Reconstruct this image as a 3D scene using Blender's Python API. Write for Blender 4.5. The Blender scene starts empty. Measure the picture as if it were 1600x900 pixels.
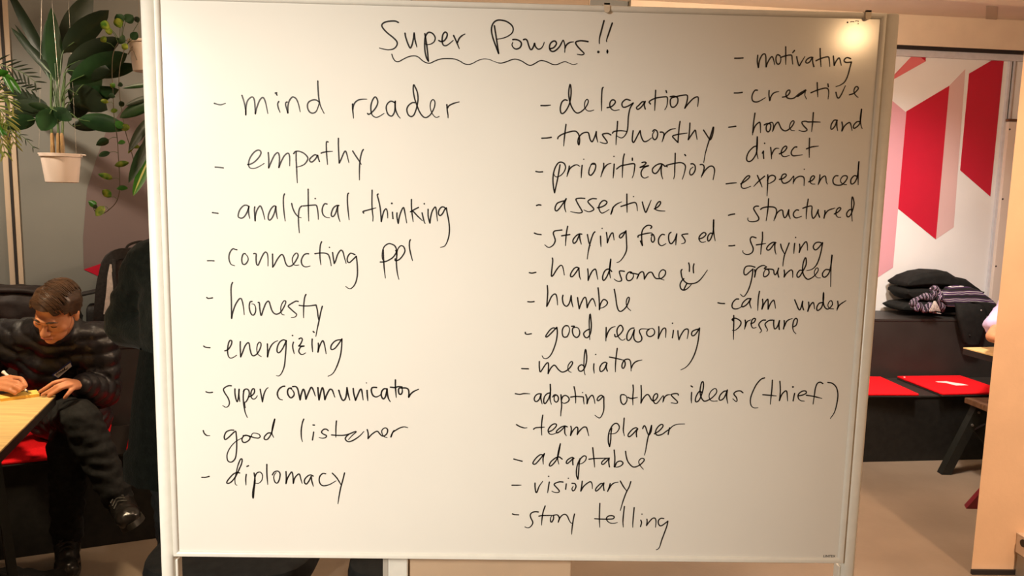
import bpy, bmesh, math, random
from mathutils import Vector, Matrix, noise
from mathutils.bvhtree import BVHTree

random.seed(7)
V = Vector
SC = bpy.context.scene
COL = SC.collection

# ------------------------------------------------------------------ camera
FOC = 1200.0                       # focal length in pixels of the 1600 px wide frame
YAW, PITCH, ROLL = 0.02390615, -0.12575239, 0.02173578
CAM = V((-0.0515032, -1.6324524, 1.6))
_r = V((math.cos(YAW), -math.sin(YAW), 0))
CF = V((math.sin(YAW)*math.cos(PITCH), math.cos(YAW)*math.cos(PITCH), math.sin(PITCH)))
_u = _r.cross(CF)
CR = math.cos(ROLL)*_r + math.sin(ROLL)*_u
CU = -math.sin(ROLL)*_r + math.cos(ROLL)*_u
cam_d = bpy.data.cameras.new('camera')
cam_d.sensor_width = 36.0
cam_d.lens = FOC/1600*36
cam_d.clip_start = 0.02
cam = bpy.data.objects.new('camera', cam_d)
COL.objects.link(cam)
cam.matrix_world = Matrix(((CR.x, CU.x, -CF.x, CAM.x), (CR.y, CU.y, -CF.y, CAM.y), (CR.z, CU.z, -CF.z, CAM.z), (0, 0, 0, 1)))
SC.camera = cam

# ------------------------------------------------------------------ world, lights, exposure
SC.view_settings.view_transform = 'Standard'
SC.view_settings.look = 'None'
SC.view_settings.gamma = 1.0
SC.view_settings.exposure = 0.0
SC.view_settings.use_curve_mapping = False
w = bpy.data.worlds.new('world'); SC.world = w; w.use_nodes = True
w.node_tree.nodes['Background'].inputs[0].default_value = (1.0, 0.82, 0.66, 1)
w.node_tree.nodes['Background'].inputs[1].default_value = 0.12

def lamp(name, kind, loc, energy, color, target=None, size=0.1, angle=60, blend=1.0, size_y=None):
    d = bpy.data.lights.new(name, kind)
    d.energy = energy; d.color = color
    if kind == 'AREA':
        d.size = size
        if size_y: d.shape = 'RECTANGLE'; d.size_y = size_y
    else:
        d.shadow_soft_size = size
    if kind == 'SPOT':
        d.spot_size = math.radians(angle); d.spot_blend = blend
    o = bpy.data.objects.new(name, d); COL.objects.link(o); o.location = loc
    if target is not None:
        o.rotation_euler = (V(target)-V(loc)).to_track_quat('-Z', 'Y').to_euler()
    return o

WARM = (1.0, 0.68, 0.40)
LAMPS = [
    # far ceiling spot that washes the left half of the whiteboard
    ('ceiling_spot_board', 'SPOT', (-2.34, -2.87, 2.25), 715, (1.0, 0.95, 0.83), (-0.606, 0.0, 1.217), 0.07, 40.5, 1.0),
    # warm ceiling lamp seen as the glint in the top right corner of the board
    ('ceiling_lamp_right', 'SPOT', (1.41, -1.6, 2.26), 14, (1.0, 0.62, 0.30), (1.6, 1.5, 0.9), 0.05, 150, 1.0),
    # ceiling spot on the plastered wall end at the right
    ('ceiling_spot_wall', 'SPOT', (2.1, -1.0, 2.7), 390, (1.0, 0.64, 0.40), (2.3, 1.5, 1.0), 0.08, 66, 1.0),
    # pendant spot over the left table
    ('table_spot', 'SPOT', (-2.15, 0.75, 2.6), 200, (1.0, 0.76, 0.48), (-2.05, 1.05, 0.75), 0.08, 58, 1.0),
    # spot over the plants
    ('plant_spot', 'SPOT', (-2.6, 1.1, 2.75), 150, (1.0, 0.82, 0.62), (-2.2, 1.9, 1.75), 0.06, 66, 1.0),
    # spot over the right bench
    ('bench_spot', 'SPOT', (2.35, 2.2, 2.7), 140, (1.0, 0.82, 0.66), (2.5, 2.95, 0.5), 0.08, 80, 1.0),
    # light on the printed glass
    ('glass_spot', 'SPOT', (2.3, 2.0, 2.72), 190, (1.0, 0.95, 0.90), (2.45, 3.6, 0.85), 0.08, 80, 1.0),
    # added fill lights hidden behind the board, brightening ceiling, fascia and benches
    ('hidden_fill', 'POINT', (1.25, 1.75, 2.5), 115, (1.0, 0.77, 0.57), None, 0.10, 0, 0),
    ('hidden_fill_left', 'POINT', (-0.9, 1.3, 2.5), 26, (1.0, 0.76, 0.52), None, 0.10, 0, 0),
    # added fill lights behind the camera, lifting board and room evenly
    ('room_fill_right', 'POINT', (3.6, -2.6, 2.4), 40, (1.0, 0.72, 0.48), None, 0.12, 0, 0),
    ('room_fill_left', 'POINT', (-3.4, -3.2, 2.4), 34, (1.0, 0.76, 0.54), None, 0.12, 0, 0),
]
for nm, kd, lc, en, co, tg, sz, an, bl in LAMPS:
    lamp(nm, kd, lc, en, co, tg, sz, an, bl)

# ------------------------------------------------------------------ helpers
def lin(r, g, b):
    f = lambda c: c/255/12.92 if c/255 <= 0.04045 else ((c/255+0.055)/1.055)**2.4
    return (f(r), f(g), f(b))

def mat(name, color, rough=0.5, spec=0.5, metal=0.0, nscale=0, namt=0.0, bump=0.0, bscale=None, sheen=0.0, coat=0.0, stretch=None, trans=0.0, color2=None):
    m = bpy.data.materials.new(name); m.use_nodes = True
    nt = m.node_tree; b = nt.nodes['Principled BSDF']
    b.inputs['Base Color'].default_value = (*color, 1)
    b.inputs['Roughness'].default_value = rough
    b.inputs['Specular IOR Level'].default_value = spec
    b.inputs['Metallic'].default_value = metal
    b.inputs['Sheen Weight'].default_value = sheen
    b.inputs['Coat Weight'].default_value = coat
    if trans: b.inputs['Transmission Weight'].default_value = trans
    tc = nt.nodes.new('ShaderNodeTexCoord')
    src = tc.outputs['Object']
    if stretch:
        mp = nt.nodes.new('ShaderNodeMapping'); mp.inputs['Scale'].default_value = stretch
        nt.links.new(src, mp.inputs['Vector']); src = mp.outputs['Vector']
    if nscale and (namt or color2):
        n = nt.nodes.new('ShaderNodeTexNoise'); n.inputs['Scale'].default_value = nscale; n.inputs['Detail'].default_value = 5
        nt.links.new(src, n.inputs['Vector'])
        mx = nt.nodes.new('ShaderNodeMix'); mx.data_type = 'RGBA'
        c2 = color2 if color2 else tuple(c*(1-namt) for c in color)
        c1 = color if color2 else tuple(min(1, c*(1+namt*0.5)) for c in color)
        mx.inputs[6].default_value = (*c1, 1); mx.inputs[7].default_value = (*c2, 1)
        rp = nt.nodes.new('ShaderNodeMapRange'); rp.inputs[1].default_value = 0.35; rp.inputs[2].default_value = 0.65
        nt.links.new(n.outputs['Fac'], rp.inputs[0]); nt.links.new(rp.outputs[0], mx.inputs[0])
        nt.links.new(mx.outputs[2], b.inputs['Base Color'])
    if bump:
        n2 = nt.nodes.new('ShaderNodeTexNoise'); n2.inputs['Scale'].default_value = bscale or 80; n2.inputs['Detail'].default_value = 4
        nt.links.new(src, n2.inputs['Vector'])
        bp = nt.nodes.new('ShaderNodeBump'); bp.inputs['Strength'].default_value = bump; bp.inputs['Distance'].default_value = 0.01
        nt.links.new(n2.outputs['Fac'], bp.inputs['Height']); nt.links.new(bp.outputs[0], b.inputs['Normal'])
    return m

M = {}
M['frame'] = mat('white_lacquer', (0.80, 0.77, 0.70), 0.32, 0.5, nscale=40, namt=0.03)
M['board'] = mat('whiteboard_enamel', (0.83, 0.80, 0.74), 0.14, 0.5, nscale=3, namt=0.02)
M['ink'] = mat('marker_ink', (0.013, 0.010, 0.009), 0.45, 0.4)
M['hook'] = mat('pale_plastic', (0.74, 0.62, 0.48), 0.4)
M['floor'] = mat('polished_screed', (0.24, 0.185, 0.135), 0.42, 0.4, nscale=1.6, namt=0.22, bump=0.05, bscale=60)
M['ceiling'] = mat('ceiling_paint', (0.76, 0.65, 0.54), 0.8, 0.2, nscale=6, namt=0.03)
M['plaster'] = mat('peach_plaster', (0.80, 0.58, 0.40), 0.75, 0.25, nscale=5, namt=0.05, bump=0.12, bscale=40)
M['plaster_tan'] = mat('tan_plaster', (0.56, 0.40, 0.27), 0.75, 0.25, nscale=5, namt=0.05, bump=0.1, bscale=40)
M['plaster_grey'] = mat('grey_plaster', (0.42, 0.37, 0.32), 0.8, 0.25, nscale=4, namt=0.05)
M['room'] = mat('room_paint', (0.50, 0.42, 0.34), 0.85, 0.2, nscale=3, namt=0.05)
M['glassL'] = mat('back_painted_glass_grey', (0.200, 0.205, 0.190), 0.28, 0.4, nscale=2, namt=0.06)
M['glassR'] = mat('back_painted_glass_pale', (0.78, 0.77, 0.76), 0.22, 0.4, nscale=2, namt=0.05)
M['mauve'] = mat('mauve_foil', (0.155, 0.118, 0.115), 0.3, 0.4)
M['trim_beige'] = mat('beige_trim', (0.50, 0.40, 0.30), 0.5)
M['trim_dark'] = mat('dark_seal', (0.015, 0.012, 0.012), 0.6)
M['alu'] = mat('satin_aluminium', (0.62, 0.62, 0.66), 0.45, 0.5, 0.15, nscale=30, namt=0.06)
M['white_panel'] = mat('white_door_panel', (0.72, 0.62, 0.55), 0.45)
M['fascia'] = mat('beige_fascia', (0.74, 0.61, 0.46), 0.75, 0.2, nscale=8, namt=0.04)
M['bench'] = mat('black_bench_paint', (0.013, 0.0125, 0.011), 0.55, 0.35, nscale=30, namt=0.3, bump=0.05, bscale=200)
M['bench_grey'] = mat('charcoal_laminate', (0.030, 0.026, 0.023), 0.5, 0.4, nscale=6, namt=0.15)
M['felt_red'] = mat('red_felt', (0.80, 0.008, 0.014), 0.85, 0.15, nscale=160, namt=0.12, bump=0.1, bscale=300)
M['felt_white'] = mat('white_print', (0.82, 0.76, 0.74), 0.7)
M['felt_dark'] = mat('black_underside', (0.015, 0.013, 0.012), 0.8)
M['red1'] = mat('red_foil', (0.52, 0.014, 0.038), 0.25, 0.4, nscale=2, namt=0.05)
M['red2'] = mat('crimson_foil', (0.48, 0.012, 0.035), 0.25, 0.4, nscale=2, namt=0.05)
M['pink1'] = mat('coral_foil', (0.70, 0.17, 0.18), 0.28, 0.4)
M['pink2'] = mat('pale_pink_foil', (0.66, 0.45, 0.44), 0.28, 0.4)
M['pink3'] = mat('rose_foil', (0.66, 0.33, 0.38), 0.28, 0.4)
M['wood'] = mat('birch_plywood', (0.72, 0.50, 0.21), 0.42, 0.4, nscale=5, namt=0.16, stretch=(1.2, 14, 6))
M['wood_brown'] = mat('brown_stained_wood', (0.16, 0.075, 0.038), 0.5, 0.4, nscale=5, namt=0.35, stretch=(2, 20, 6))
M['edge_black'] = mat('black_edge', (0.016, 0.014, 0.013), 0.5)
M['steel_black'] = mat('black_steel', (0.012, 0.013, 0.011), 0.5, 0.4, nscale=60, namt=0.2)
M['bolt'] = mat('zinc_bolt', (0.45, 0.42, 0.38), 0.35, 0.5, 0.9)
M['maroon'] = mat('maroon_lacquer', (0.16, 0.010, 0.018), 0.4)
M['paper'] = mat('yellow_note_paper', (0.90, 0.66, 0.16), 0.7, 0.2, nscale=60, namt=0.05)
M['paper_side'] = mat('yellow_note_edges', (0.80, 0.48, 0.08), 0.7, 0.2, nscale=300, namt=0.15, stretch=(1, 1, 20))
M['pen'] = mat('white_plastic', (0.82, 0.78, 0.72), 0.3)
M['skin'] = mat('skin', (0.60, 0.26, 0.13), 0.5, 0.35, nscale=18, namt=0.10)
M['skin'].node_tree.nodes['Principled BSDF'].inputs['Subsurface Weight'].default_value = 0.08
M['lip'] = mat('lip', (0.42, 0.12, 0.08), 0.45)
M['hair'] = mat('brown_hair', (0.060, 0.030, 0.015), 0.38, 0.5, nscale=30, namt=0.5, stretch=(1, 1, 6))
M['hair_dark'] = mat('dark_hair', (0.02, 0.013, 0.01), 0.45)
M['jacket'] = mat('black_quilted_nylon', (0.012, 0.011, 0.013), 0.40, 0.5, nscale=14, namt=0.3, bump=0.35, bscale=26)
M['fleece'] = mat('black_green_wool', (0.011, 0.014, 0.011), 0.95, 0.1, nscale=40, namt=0.3, bump=0.25, bscale=120, sheen=0.08)
M['trouser'] = mat('charcoal_denim', (0.013, 0.0135, 0.013), 0.8, 0.2, nscale=60, namt=0.3, bump=0.3, bscale=20)
M['leather'] = mat('black_leather', (0.016, 0.014, 0.012), 0.28, 0.6, nscale=20, namt=0.3, bump=0.15, bscale=60)
M['sole'] = mat('black_rubber', (0.022, 0.020, 0.015), 0.55)
M['tag_blue'] = mat('blue_border', (0.010, 0.022, 0.10), 0.5)
M['tag_white'] = mat('white_sticker', (0.55, 0.50, 0.46), 0.5)
M['pack'] = mat('black_ripstop', (0.018, 0.016, 0.015), 0.65, 0.3, nscale=90, namt=0.3, bump=0.15, bscale=150)
M['pack_grey'] = mat('brown_grey_nylon', (0.048, 0.038, 0.035), 0.6, 0.3, nscale=60, namt=0.2)
M['mesh_white'] = mat('pale_mesh_lining', (0.50, 0.44, 0.40), 0.8, 0.2, nscale=50, namt=0.2)
M['fabric_black'] = mat('black_fabric', (0.010, 0.010, 0.009), 0.85, 0.2, nscale=30, namt=0.3, bump=0.2, bscale=30)
M['fabric_brownblack'] = mat('brown_black_nylon', (0.022, 0.015, 0.014), 0.6, 0.3, nscale=14, namt=0.35, bump=0.3, bscale=20)
M['lilac'] = mat('lilac_cotton', (0.56, 0.44, 0.66), 0.8, 0.2, nscale=9, namt=0.1, bump=0.3, bscale=14)
M['pot'] = mat('white_pot_plastic', (0.78, 0.66, 0.58), 0.4, 0.4)
M['soil'] = mat('potting_soil', (0.02, 0.013, 0.008), 0.95, 0.1, nscale=80, namt=0.5, bump=0.5, bscale=90)
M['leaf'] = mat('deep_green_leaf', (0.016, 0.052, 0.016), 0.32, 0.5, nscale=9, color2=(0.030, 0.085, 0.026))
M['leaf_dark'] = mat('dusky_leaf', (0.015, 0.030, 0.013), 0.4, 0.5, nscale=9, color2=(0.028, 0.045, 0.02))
M['leaf_bright'] = mat('bright_green_leaf', (0.07, 0.30, 0.022), 0.35, 0.4, nscale=12, color2=(0.05, 0.22, 0.02))
M['leaf_var'] = mat('variegated_leaf', (0.06, 0.20, 0.018), 0.35, 0.4, nscale=38, color2=(0.42, 0.48, 0.07))
M['leaf_straw'] = mat('straw_leaf', (0.45, 0.42, 0.12), 0.5, 0.3, nscale=15, color2=(0.20, 0.32, 0.05))
M['stem'] = mat('green_stem', (0.06, 0.11, 0.03), 0.5)
M['stem_tan'] = mat('tan_sheath', (0.34, 0.20, 0.075), 0.6, nscale=30, namt=0.3)
M['vine'] = mat('brown_vine', (0.06, 0.042, 0.02), 0.6)
M['wire'] = mat('steel_wire', (0.22, 0.19, 0.15), 0.35, 0.5, 0.6)
M['cab_white'] = mat('white_melamine', (0.74, 0.62, 0.52), 0.45)
M['cab_grey'] = mat('grey_melamine', (0.30, 0.27, 0.23), 0.5)
M['logo'] = mat('grey_print', (0.035, 0.030, 0.028), 0.5)

def striped(name, cols, scale, axis='X', dist=1.5, rough=0.85):
    m = bpy.data.materials.new(name); m.use_nodes = True
    nt = m.node_tree; b = nt.nodes['Principled BSDF']; b.inputs['Roughness'].default_value = rough
    tc = nt.nodes.new('ShaderNodeTexCoord')
    wv = nt.nodes.new('ShaderNodeTexWave'); wv.bands_direction = axis; wv.inputs['Scale'].default_value = scale
    wv.inputs['Distortion'].default_value = dist; wv.inputs['Detail'].default_value = 2
    nt.links.new(tc.outputs['Object'], wv.inputs['Vector'])
    cr = nt.nodes.new('ShaderNodeValToRGB'); cr.color_ramp.interpolation = 'CONSTANT'
    el = cr.color_ramp.elements
    while len(el) < len(cols): el.new(0.5)
    for i, (p, c) in enumerate(cols):
        el[i].position = p; el[i].color = (*c, 1)
    nt.links.new(wv.outputs['Fac'], cr.inputs[0]); nt.links.new(cr.outputs[0], b.inputs['Base Color'])
    return m
BLK = (0.010, 0.009, 0.010); PUR = (0.055, 0.014, 0.075); WHT = (0.58, 0.53, 0.56)
M['scarf'] = striped('purple_white_stripe', [(0, BLK), (0.26, PUR), (0.50, BLK), (0.72, WHT), (0.90, PUR)], 6.2, 'Z', 2.6)
M['scarf_knit'] = striped('purple_white_knit', [(0, BLK), (0.35, PUR), (0.62, BLK), (0.74, WHT), (0.88, PUR)], 16, 'X', 9)

def at(px, py, d):
    """the point at distance d along the viewing axis on the line of sight of photo pixel (px, py)"""
    return CAM + d*CF + d*(px-800)/FOC*CR - d*(py-450)/FOC*CU
def atz(px, py, z):
    d = at(px, py, 1) - CAM
    return CAM + d*((z-CAM.z)/d.z)
# the two wings of the back wall meet at a corner behind the board; each has a frame (along, into the wall, up)
CORNER = V((0.978, 2.728, 0))
ANG = {'L': math.radians(21.68), 'R': math.radians(5.54)}
def wing(a): return Matrix.Translation(CORNER) @ Matrix.Rotation(ANG[a], 4, 'Z')
WL, WR = wing('L'), wing('R')
def on_wall(a, px, py, off):
    """(along, up) where the line of sight of a photo pixel meets the plane at depth off of a wing"""
    n = WL.to_3x3() @ V((0, 1, 0)) if a == 'L' else WR.to_3x3() @ V((0, 1, 0))
    d = at(px, py, 1) - CAM
    t = ((CORNER + n*off - CAM).dot(n) - 0)/d.dot(n) if True else 0
    p = CAM + d*t; p.z = (CAM + d*t).z
    q = (WL if a == 'L' else WR).inverted() @ p
    return q.x, q.z

def obj(name, bm, m, parent=None, smooth=False, mx=None):
    me = bpy.data.meshes.new(name)
    if mx is not None: bm.transform(mx)
    bmesh.ops.recalc_face_normals(bm, faces=bm.faces[:])
    bm.to_mesh(me); bm.free()
    for mm in (m if isinstance(m, (list, tuple)) else [m]): me.materials.append(mm)
    if smooth:
        for p in me.polygons: p.use_smooth = True
        try: me.set_sharp_from_angle(angle=math.radians(42 if smooth is True else smooth))
        except Exception: pass
    o = bpy.data.objects.new(name, me); COL.objects.link(o)
    if parent is not None:
        o.parent = parent
        o.matrix_parent_inverse = parent.matrix_world.inverted() if parent.type != 'EMPTY' else Matrix.Translation(-parent.location)
    return o
def tag(o, label=None, cat=None, group=None, kind=None):
    if label: o['label'] = label
    if cat: o['category'] = cat
    if group: o['group'] = group
    if kind: o['kind'] = kind
    return o
def thing(name, loc, label, cat, group=None):
    o = bpy.data.objects.new(name, None); COL.objects.link(o); o.location = loc
    o.empty_display_size = 0.05
    return tag(o, label, cat, group)
def struct(name, bm, m, mx=None, smooth=False):
    return tag(obj(name, bm, m, None, smooth, mx), kind='structure')

def BM(): return bmesh.new()
def box(bm, lo, hi, bev=0.0, seg=2, mx=None):
    r = bmesh.ops.create_cube(bm, size=1.0)
    vs = r['verts']
    for v in vs:
        v.co = V(((lo[0]+hi[0])/2 + v.co.x*(hi[0]-lo[0]), (lo[1]+hi[1])/2 + v.co.y*(hi[1]-lo[1]), (lo[2]+hi[2])/2 + v.co.z*(hi[2]-lo[2])))
    if bev:
        es = {e for v in vs for e in v.link_edges}
        rr = bmesh.ops.bevel(bm, geom=list(es), offset=bev, segments=seg, affect='EDGES', profile=0.5)
        vs = list({v for f in rr['faces'] for v in f.verts} | {v for v in vs if v.is_valid})
    if mx is not None:
        for v in vs: v.co = mx @ v.co
    return vs
def prism(bm, pts, vec):
    """closed prism of a polygon (world points) pushed along vec"""
    a = [bm.verts.new(p) for p in pts]; b = [bm.verts.new(V(p)+V(vec)) for p in pts]
    n = len(pts)
    bm.faces.new(a); bm.faces.new(b[::-1])
    for i in range(n): bm.faces.new((a[i], b[i], b[(i+1) % n], a[(i+1) % n]))
def frames(pts):
    T = []
    for i in range(len(pts)):
        a = pts[max(i-1, 0)]; b = pts[min(i+1, len(pts)-1)]
        t = (b-a); T.append(t.normalized() if t.length > 1e-9 else V((0, 0, 1)))
    ref = V((0, 0, 1)) if abs(T[0].z) < 0.9 else V((1, 0, 0))
    n = (ref - T[0]*ref.dot(T[0])).normalized(); out = []
    for t in T:
        n = (n - t*n.dot(t)); n = n.normalized() if n.length > 1e-6 else t.orthogonal().normalized()
        out.append((t, n, t.cross(n)))
    return out
def tube(bm, pts, rad, n=8, flat=1.0, cap=True):
    pts = [V(p) for p in pts]
    if not isinstance(rad, (list, tuple)): rad = [rad]*len(pts)
    rings = []
    for p, r, (t, a, b) in zip(pts, rad, frames(pts)):
        rings.append([bm.verts.new(p + r*(math.cos(k*2*math.pi/n)*a + flat*math.sin(k*2*math.pi/n)*b)) for k in range(n)])
    for i in range(len(rings)-1):
        for k in range(n):
            bm.faces.new((rings[i][k], rings[i][(k+1) % n], rings[i+1][(k+1) % n], rings[i+1][k]))
    if cap:
        bm.faces.new(rings[0][::-1]); bm.faces.new(rings[-1])
def lathe(bm, prof, c, n=32):
    rings = [[bm.verts.new(V(c)+V((r*math.cos(k*2*math.pi/n), r*math.sin(k*2*math.pi/n), z))) for k in range(n)] for r, z in prof]
    for i in range(len(rings)-1):
        for k in range(n): bm.faces.new((rings[i][k], rings[i][(k+1) % n], rings[i+1][(k+1) % n], rings[i+1][k]))
    bm.faces.new(rings[0][::-1]); bm.faces.new(rings[-1])
def smoothpts(P, sub=4):
    """Catmull-Rom through the points; a repeated point makes a corner"""
    P = [V(p) for p in P]; runs = [[P[0]]]
    for p in P[1:]:
        if (p - runs[-1][-1]).length < 1e-9: runs.append([p])
        else: runs[-1].append(p)
    out = []
    for R in runs:
        if len(R) == 1:
            out.append(R[0]); continue
        for i in range(len(R)-1):
            p0 = R[i-1] if i else R[0]*2-R[1]; p1 = R[i]; p2 = R[i+1]; p3 = R[i+2] if i+2 < len(R) else R[-1]*2-R[-2]
            for k in range(sub):
                t = k/sub
                out.append(0.5*((2*p1)+(p2-p0)*t+(2*p0-5*p1+4*p2-p3)*t*t+(3*p1-p0-3*p2+p3)*t**3))
        out.append(R[-1])
    return out
def capsule(bm, p0, p1, r0, r1=None, seg=14):
    p0, p1 = V(p0), V(p1); r1 = r0 if r1 is None else r1
    for p, r in ((p0, r0), (p1, r1)):
        bmesh.ops.create_icosphere(bm, subdivisions=2, radius=r, matrix=Matrix.Translation(p))
    d = p1-p0
    if d.length > 1e-5:
        q = d.to_track_quat('Z', 'Y').to_matrix().to_4x4()
        bmesh.ops.create_cone(bm, cap_ends=True, segments=seg, radius1=r0, radius2=r1, depth=d.length, matrix=Matrix.Translation((p0+p1)/2) @ q)
def chain(bm, pts, rads):
    for i in range(len(pts)-1): capsule(bm, pts[i], pts[i+1], rads[i], rads[i+1])
def ellipsoid(bm, c, axes, rot=None, sub=3):
    m = Matrix.Translation(c) @ ((rot.to_4x4() if rot else Matrix.Identity(4)) @ Matrix.Diagonal((*axes, 1)))
    bmesh.ops.create_icosphere(bm, subdivisions=sub, radius=1.0, matrix=m)
def remeshed(name, bm, voxel, m, parent=None, smooth_it=4, post=None):
    """union of the closed lumps in bm as one continuous smooth surface"""
    me = bpy.data.meshes.new('tmp'); bm.to_mesh(me); bm.free()
    o = bpy.data.objects.new('tmp', me); COL.objects.link(o)
    r = o.modifiers.new('r', 'REMESH'); r.mode = 'VOXEL'; r.voxel_size = voxel; r.use_smooth_shade = True
    if smooth_it:
        s = o.modifiers.new('s', 'SMOOTH'); s.factor = 0.5; s.iterations = smooth_it
    dg = bpy.context.evaluated_depsgraph_get()
    me2 = bpy.data.meshes.new_from_object(o.evaluated_get(dg))
    bpy.data.objects.remove(o); bpy.data.meshes.remove(me)
    me2.name = name
    if post:
        nor = [v.normal.copy() for v in me2.vertices]
        for v, nn in zip(me2.vertices, nor): v.co = post(v.co.copy(), nn)
        me2.update()
    me2.materials.clear(); me2.materials.append(m)
    for p in me2.polygons: p.use_smooth = True
    ob = bpy.data.objects.new(name, me2); COL.objects.link(ob)
    if parent is not None:
        ob.parent = parent; ob.matrix_parent_inverse = Matrix.Translation(-parent.location)
    return ob
def rbox(bm, c, half, rot=None, e=4.0, n=20):
    """rounded box (superellipsoid)"""
    r = bmesh.ops.create_icosphere(bm, subdivisions=4, radius=1.0)
    for v in r['verts']:
        p = v.co; k = (abs(p.x)**e+abs(p.y)**e+abs(p.z)**e)**(1/e); p = p/k
        p = V((p.x*half[0], p.y*half[1], p.z*half[2]))
        v.co = V(c) + ((rot @ p) if rot else p)
    return r['verts']
# ================================================================== the room
CEIL = 2.83
bm = BM(); box(bm, (-5.2, -4.6, -0.1), (4.6, 4.6, 0.0)); struct('floor', bm, M['floor'])
bm = BM(); box(bm, (-5.2, -4.6, CEIL), (4.6, 4.6, CEIL+0.1)); struct('ceiling', bm, M['ceiling'])
bm = BM(); box(bm, (-5.2, -4.7, 0), (4.6, -4.6, CEIL)); struct('wall_front', bm, M['room'])
bm = BM(); box(bm, (-5.3, -4.6, 0), (-5.2, 4.6, CEIL)); struct('wall_left', bm, M['room'])
bm = BM(); box(bm, (4.6, -4.6, 0), (4.7, 4.6, CEIL)); struct('wall_side_right', bm, M['room'])
GV = 0.80                                   # the glass stands this far behind the bench fronts
bm = BM(); box(bm, (-7.2, GV, 0), (0.113, GV+0.1, CEIL), mx=WL); wall_l = struct('wall_back_left', bm, M['glassL'])
bm = BM(); box(bm, (-0.113, GV, 0), (3.75, GV+0.1, 2.60), mx=WR); wall_r = struct('wall_back_right', bm, M['glassR'])
bm = BM(); box(bm, (-0.113, GV-0.05, 2.632), (3.75, GV+0.1, CEIL), mx=WR); struct('trim_1', bm, M['fascia'])
bm = BM(); box(bm, (-0.113, GV-0.04, 2.608), (3.75, GV+0.1, 2.632), mx=WR); struct('trim_2', bm, M['trim_dark'])
bm = BM(); box(bm, (-0.113, GV-0.022, 2.565), (3.75, GV-0.001, 2.608), mx=WR); struct('trim_reflection', bm, M['alu'])  # pale strip in place of a reflection on the glass below the black line
# joint between the glass panes, right
ju = 2.617
bm = BM(); box(bm, (ju-0.022, GV-0.022, 0.82), (ju-0.006, GV-0.001, 2.564), mx=WR); box(bm, (ju+0.006, GV-0.022, 0.82), (ju+0.020, GV-0.001, 2.564), mx=WR); struct('trim_4', bm, M['alu'])
bm = BM(); box(bm, (ju-0.0055, GV-0.016, 0.82), (ju+0.0055, GV-0.001, 2.564), mx=WR); struct('trim_5', bm, M['trim_dark'])
# white door leaf beyond the joint
du, dz = on_wall('R', 1574, 190, GV-0.03)
bm = BM(); box(bm, (du, GV-0.045, 0.82), (du+0.7, GV-0.001, dz), 0.004, mx=WR); d1 = struct('door_1', bm, M['white_panel'])
bm = BM(); box(bm, (du-0.008, GV-0.052, dz+0.0005), (du+0.7, GV-0.001, dz+0.018), 0.003, mx=WR); obj('top_cap', bm, M['wood_brown'], d1)
for py in (416, 311, 202):
    u_, z_ = on_wall('R', {416: 1552, 311: 1563.5, 202: 1575.5}[py], py, GV-0.045)
    bm = BM(); bmesh.ops.create_icosphere(bm, subdivisions=2, radius=0.007, matrix=WR @ Matrix.Translation((max(u_, du+0.012), GV-0.045, z_)) @ Matrix.Diagonal((1, 0.4, 1, 1)))
    obj('screw', bm, M['trim_dark'], d1)
# seal between the glass panes, left
ju = (on_wall('L', 25, 430, GV)[0] + on_wall('L', 3, 0, GV)[0])/2
bm = BM(); box(bm, (ju-0.006, GV-0.014, 0.8), (ju+0.006, GV-0.001, CEIL), mx=WL); struct('trim_6', bm, M['trim_dark'])
bm = BM(); box(bm, (ju-0.030, GV-0.010, 0.8), (ju-0.0065, GV-0.001, CEIL), mx=WL); box(bm, (ju+0.0065, GV-0.010, 0.8), (ju+0.028, GV-0.001, CEIL), mx=WL); struct('trim_7', bm, M['trim_beige'])
# foil prints on the glass
def foil(a, pts, m, off, parent, label=None):
    W_ = WL if a == 'L' else WR
    q = [on_wall(a, x, y, GV) for x, y in pts]
    bm = BM(); prism(bm, [W_ @ V((u, GV-off, z)) for u, z in q], W_.to_3x3() @ V((0, off*0.9, 0)))
    return tag(obj('printed_graphic', bm, m, parent), label)
foil('L', [(131, 421), (130, 370), (136, 296), (150, 250), (166, 205), (196, 165), (250, 150), (250, 380)], M['mauve'], 0.002, wall_l, 'mauve printed shape on the grey glass')
foil('L', [(131, 421), (250, 380), (250, 475)], M['red2'], 0.003, wall_l, 'red printed point on the grey glass')
foil('R', [(1483, 134), (1508, 108), (1490, 355), (1462, 374)], M['pink2'], 0.002, wall_r, 'pale pink side of the large printed letter')
foil('R', [(1416, 174), (1483, 134), (1462, 374), (1403, 326)], M['red1'], 0.003, wall_r, 'bright red printed slanted panel')
foil('R', [(1514, 115), (1550, 94), (1568, 94), (1547, 307), (1500, 266)], M['red2'], 0.003, wall_r, 'crimson printed slanted panel beside the pane joint')
foil('R', [(1380, 135), (1428, 84), (1432, 84), (1446, 96), (1380, 133)], M['pink1'], 0.002, wall_r, 'coral printed bar near the top')
foil('R', [(1432, 84.3), (1446, 85), (1446, 96)], M['red2'], 0.003, wall_r)
foil('R', [(1385, 150), (1416, 176), (1403, 326), (1395, 418), (1366, 437)], M['pink3'], 0.002, wall_r, 'rose printed panel beside the board post')
# ceiling details at the top right: a recessed slot and a dropped beam
a = atz(1541, 9, CEIL); b = atz(1559, 10, CEIL); c = atz(1557, 36, CEIL); d = atz(1540, 34, CEIL)
bm = BM(); prism(bm, [p - V((0, 0, 0.004)) for p in (a, b, c, d)], (0, 0, 0.0035)); struct('trim_8', bm, M['trim_beige'])
a = atz(1470, 0, 2.70); b = atz(1640, 14, 2.70); dr = (b-a).normalized()
bm = BM(); prism(bm, [a-dr*3, b+dr*0.5, b+dr*0.5+V((0, -0.5, 0)), a-dr*3+V((0, -0.5, 0))], (0, 0, CEIL-2.70-0.001)); struct('trim_9', bm, M['fascia'])
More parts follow.
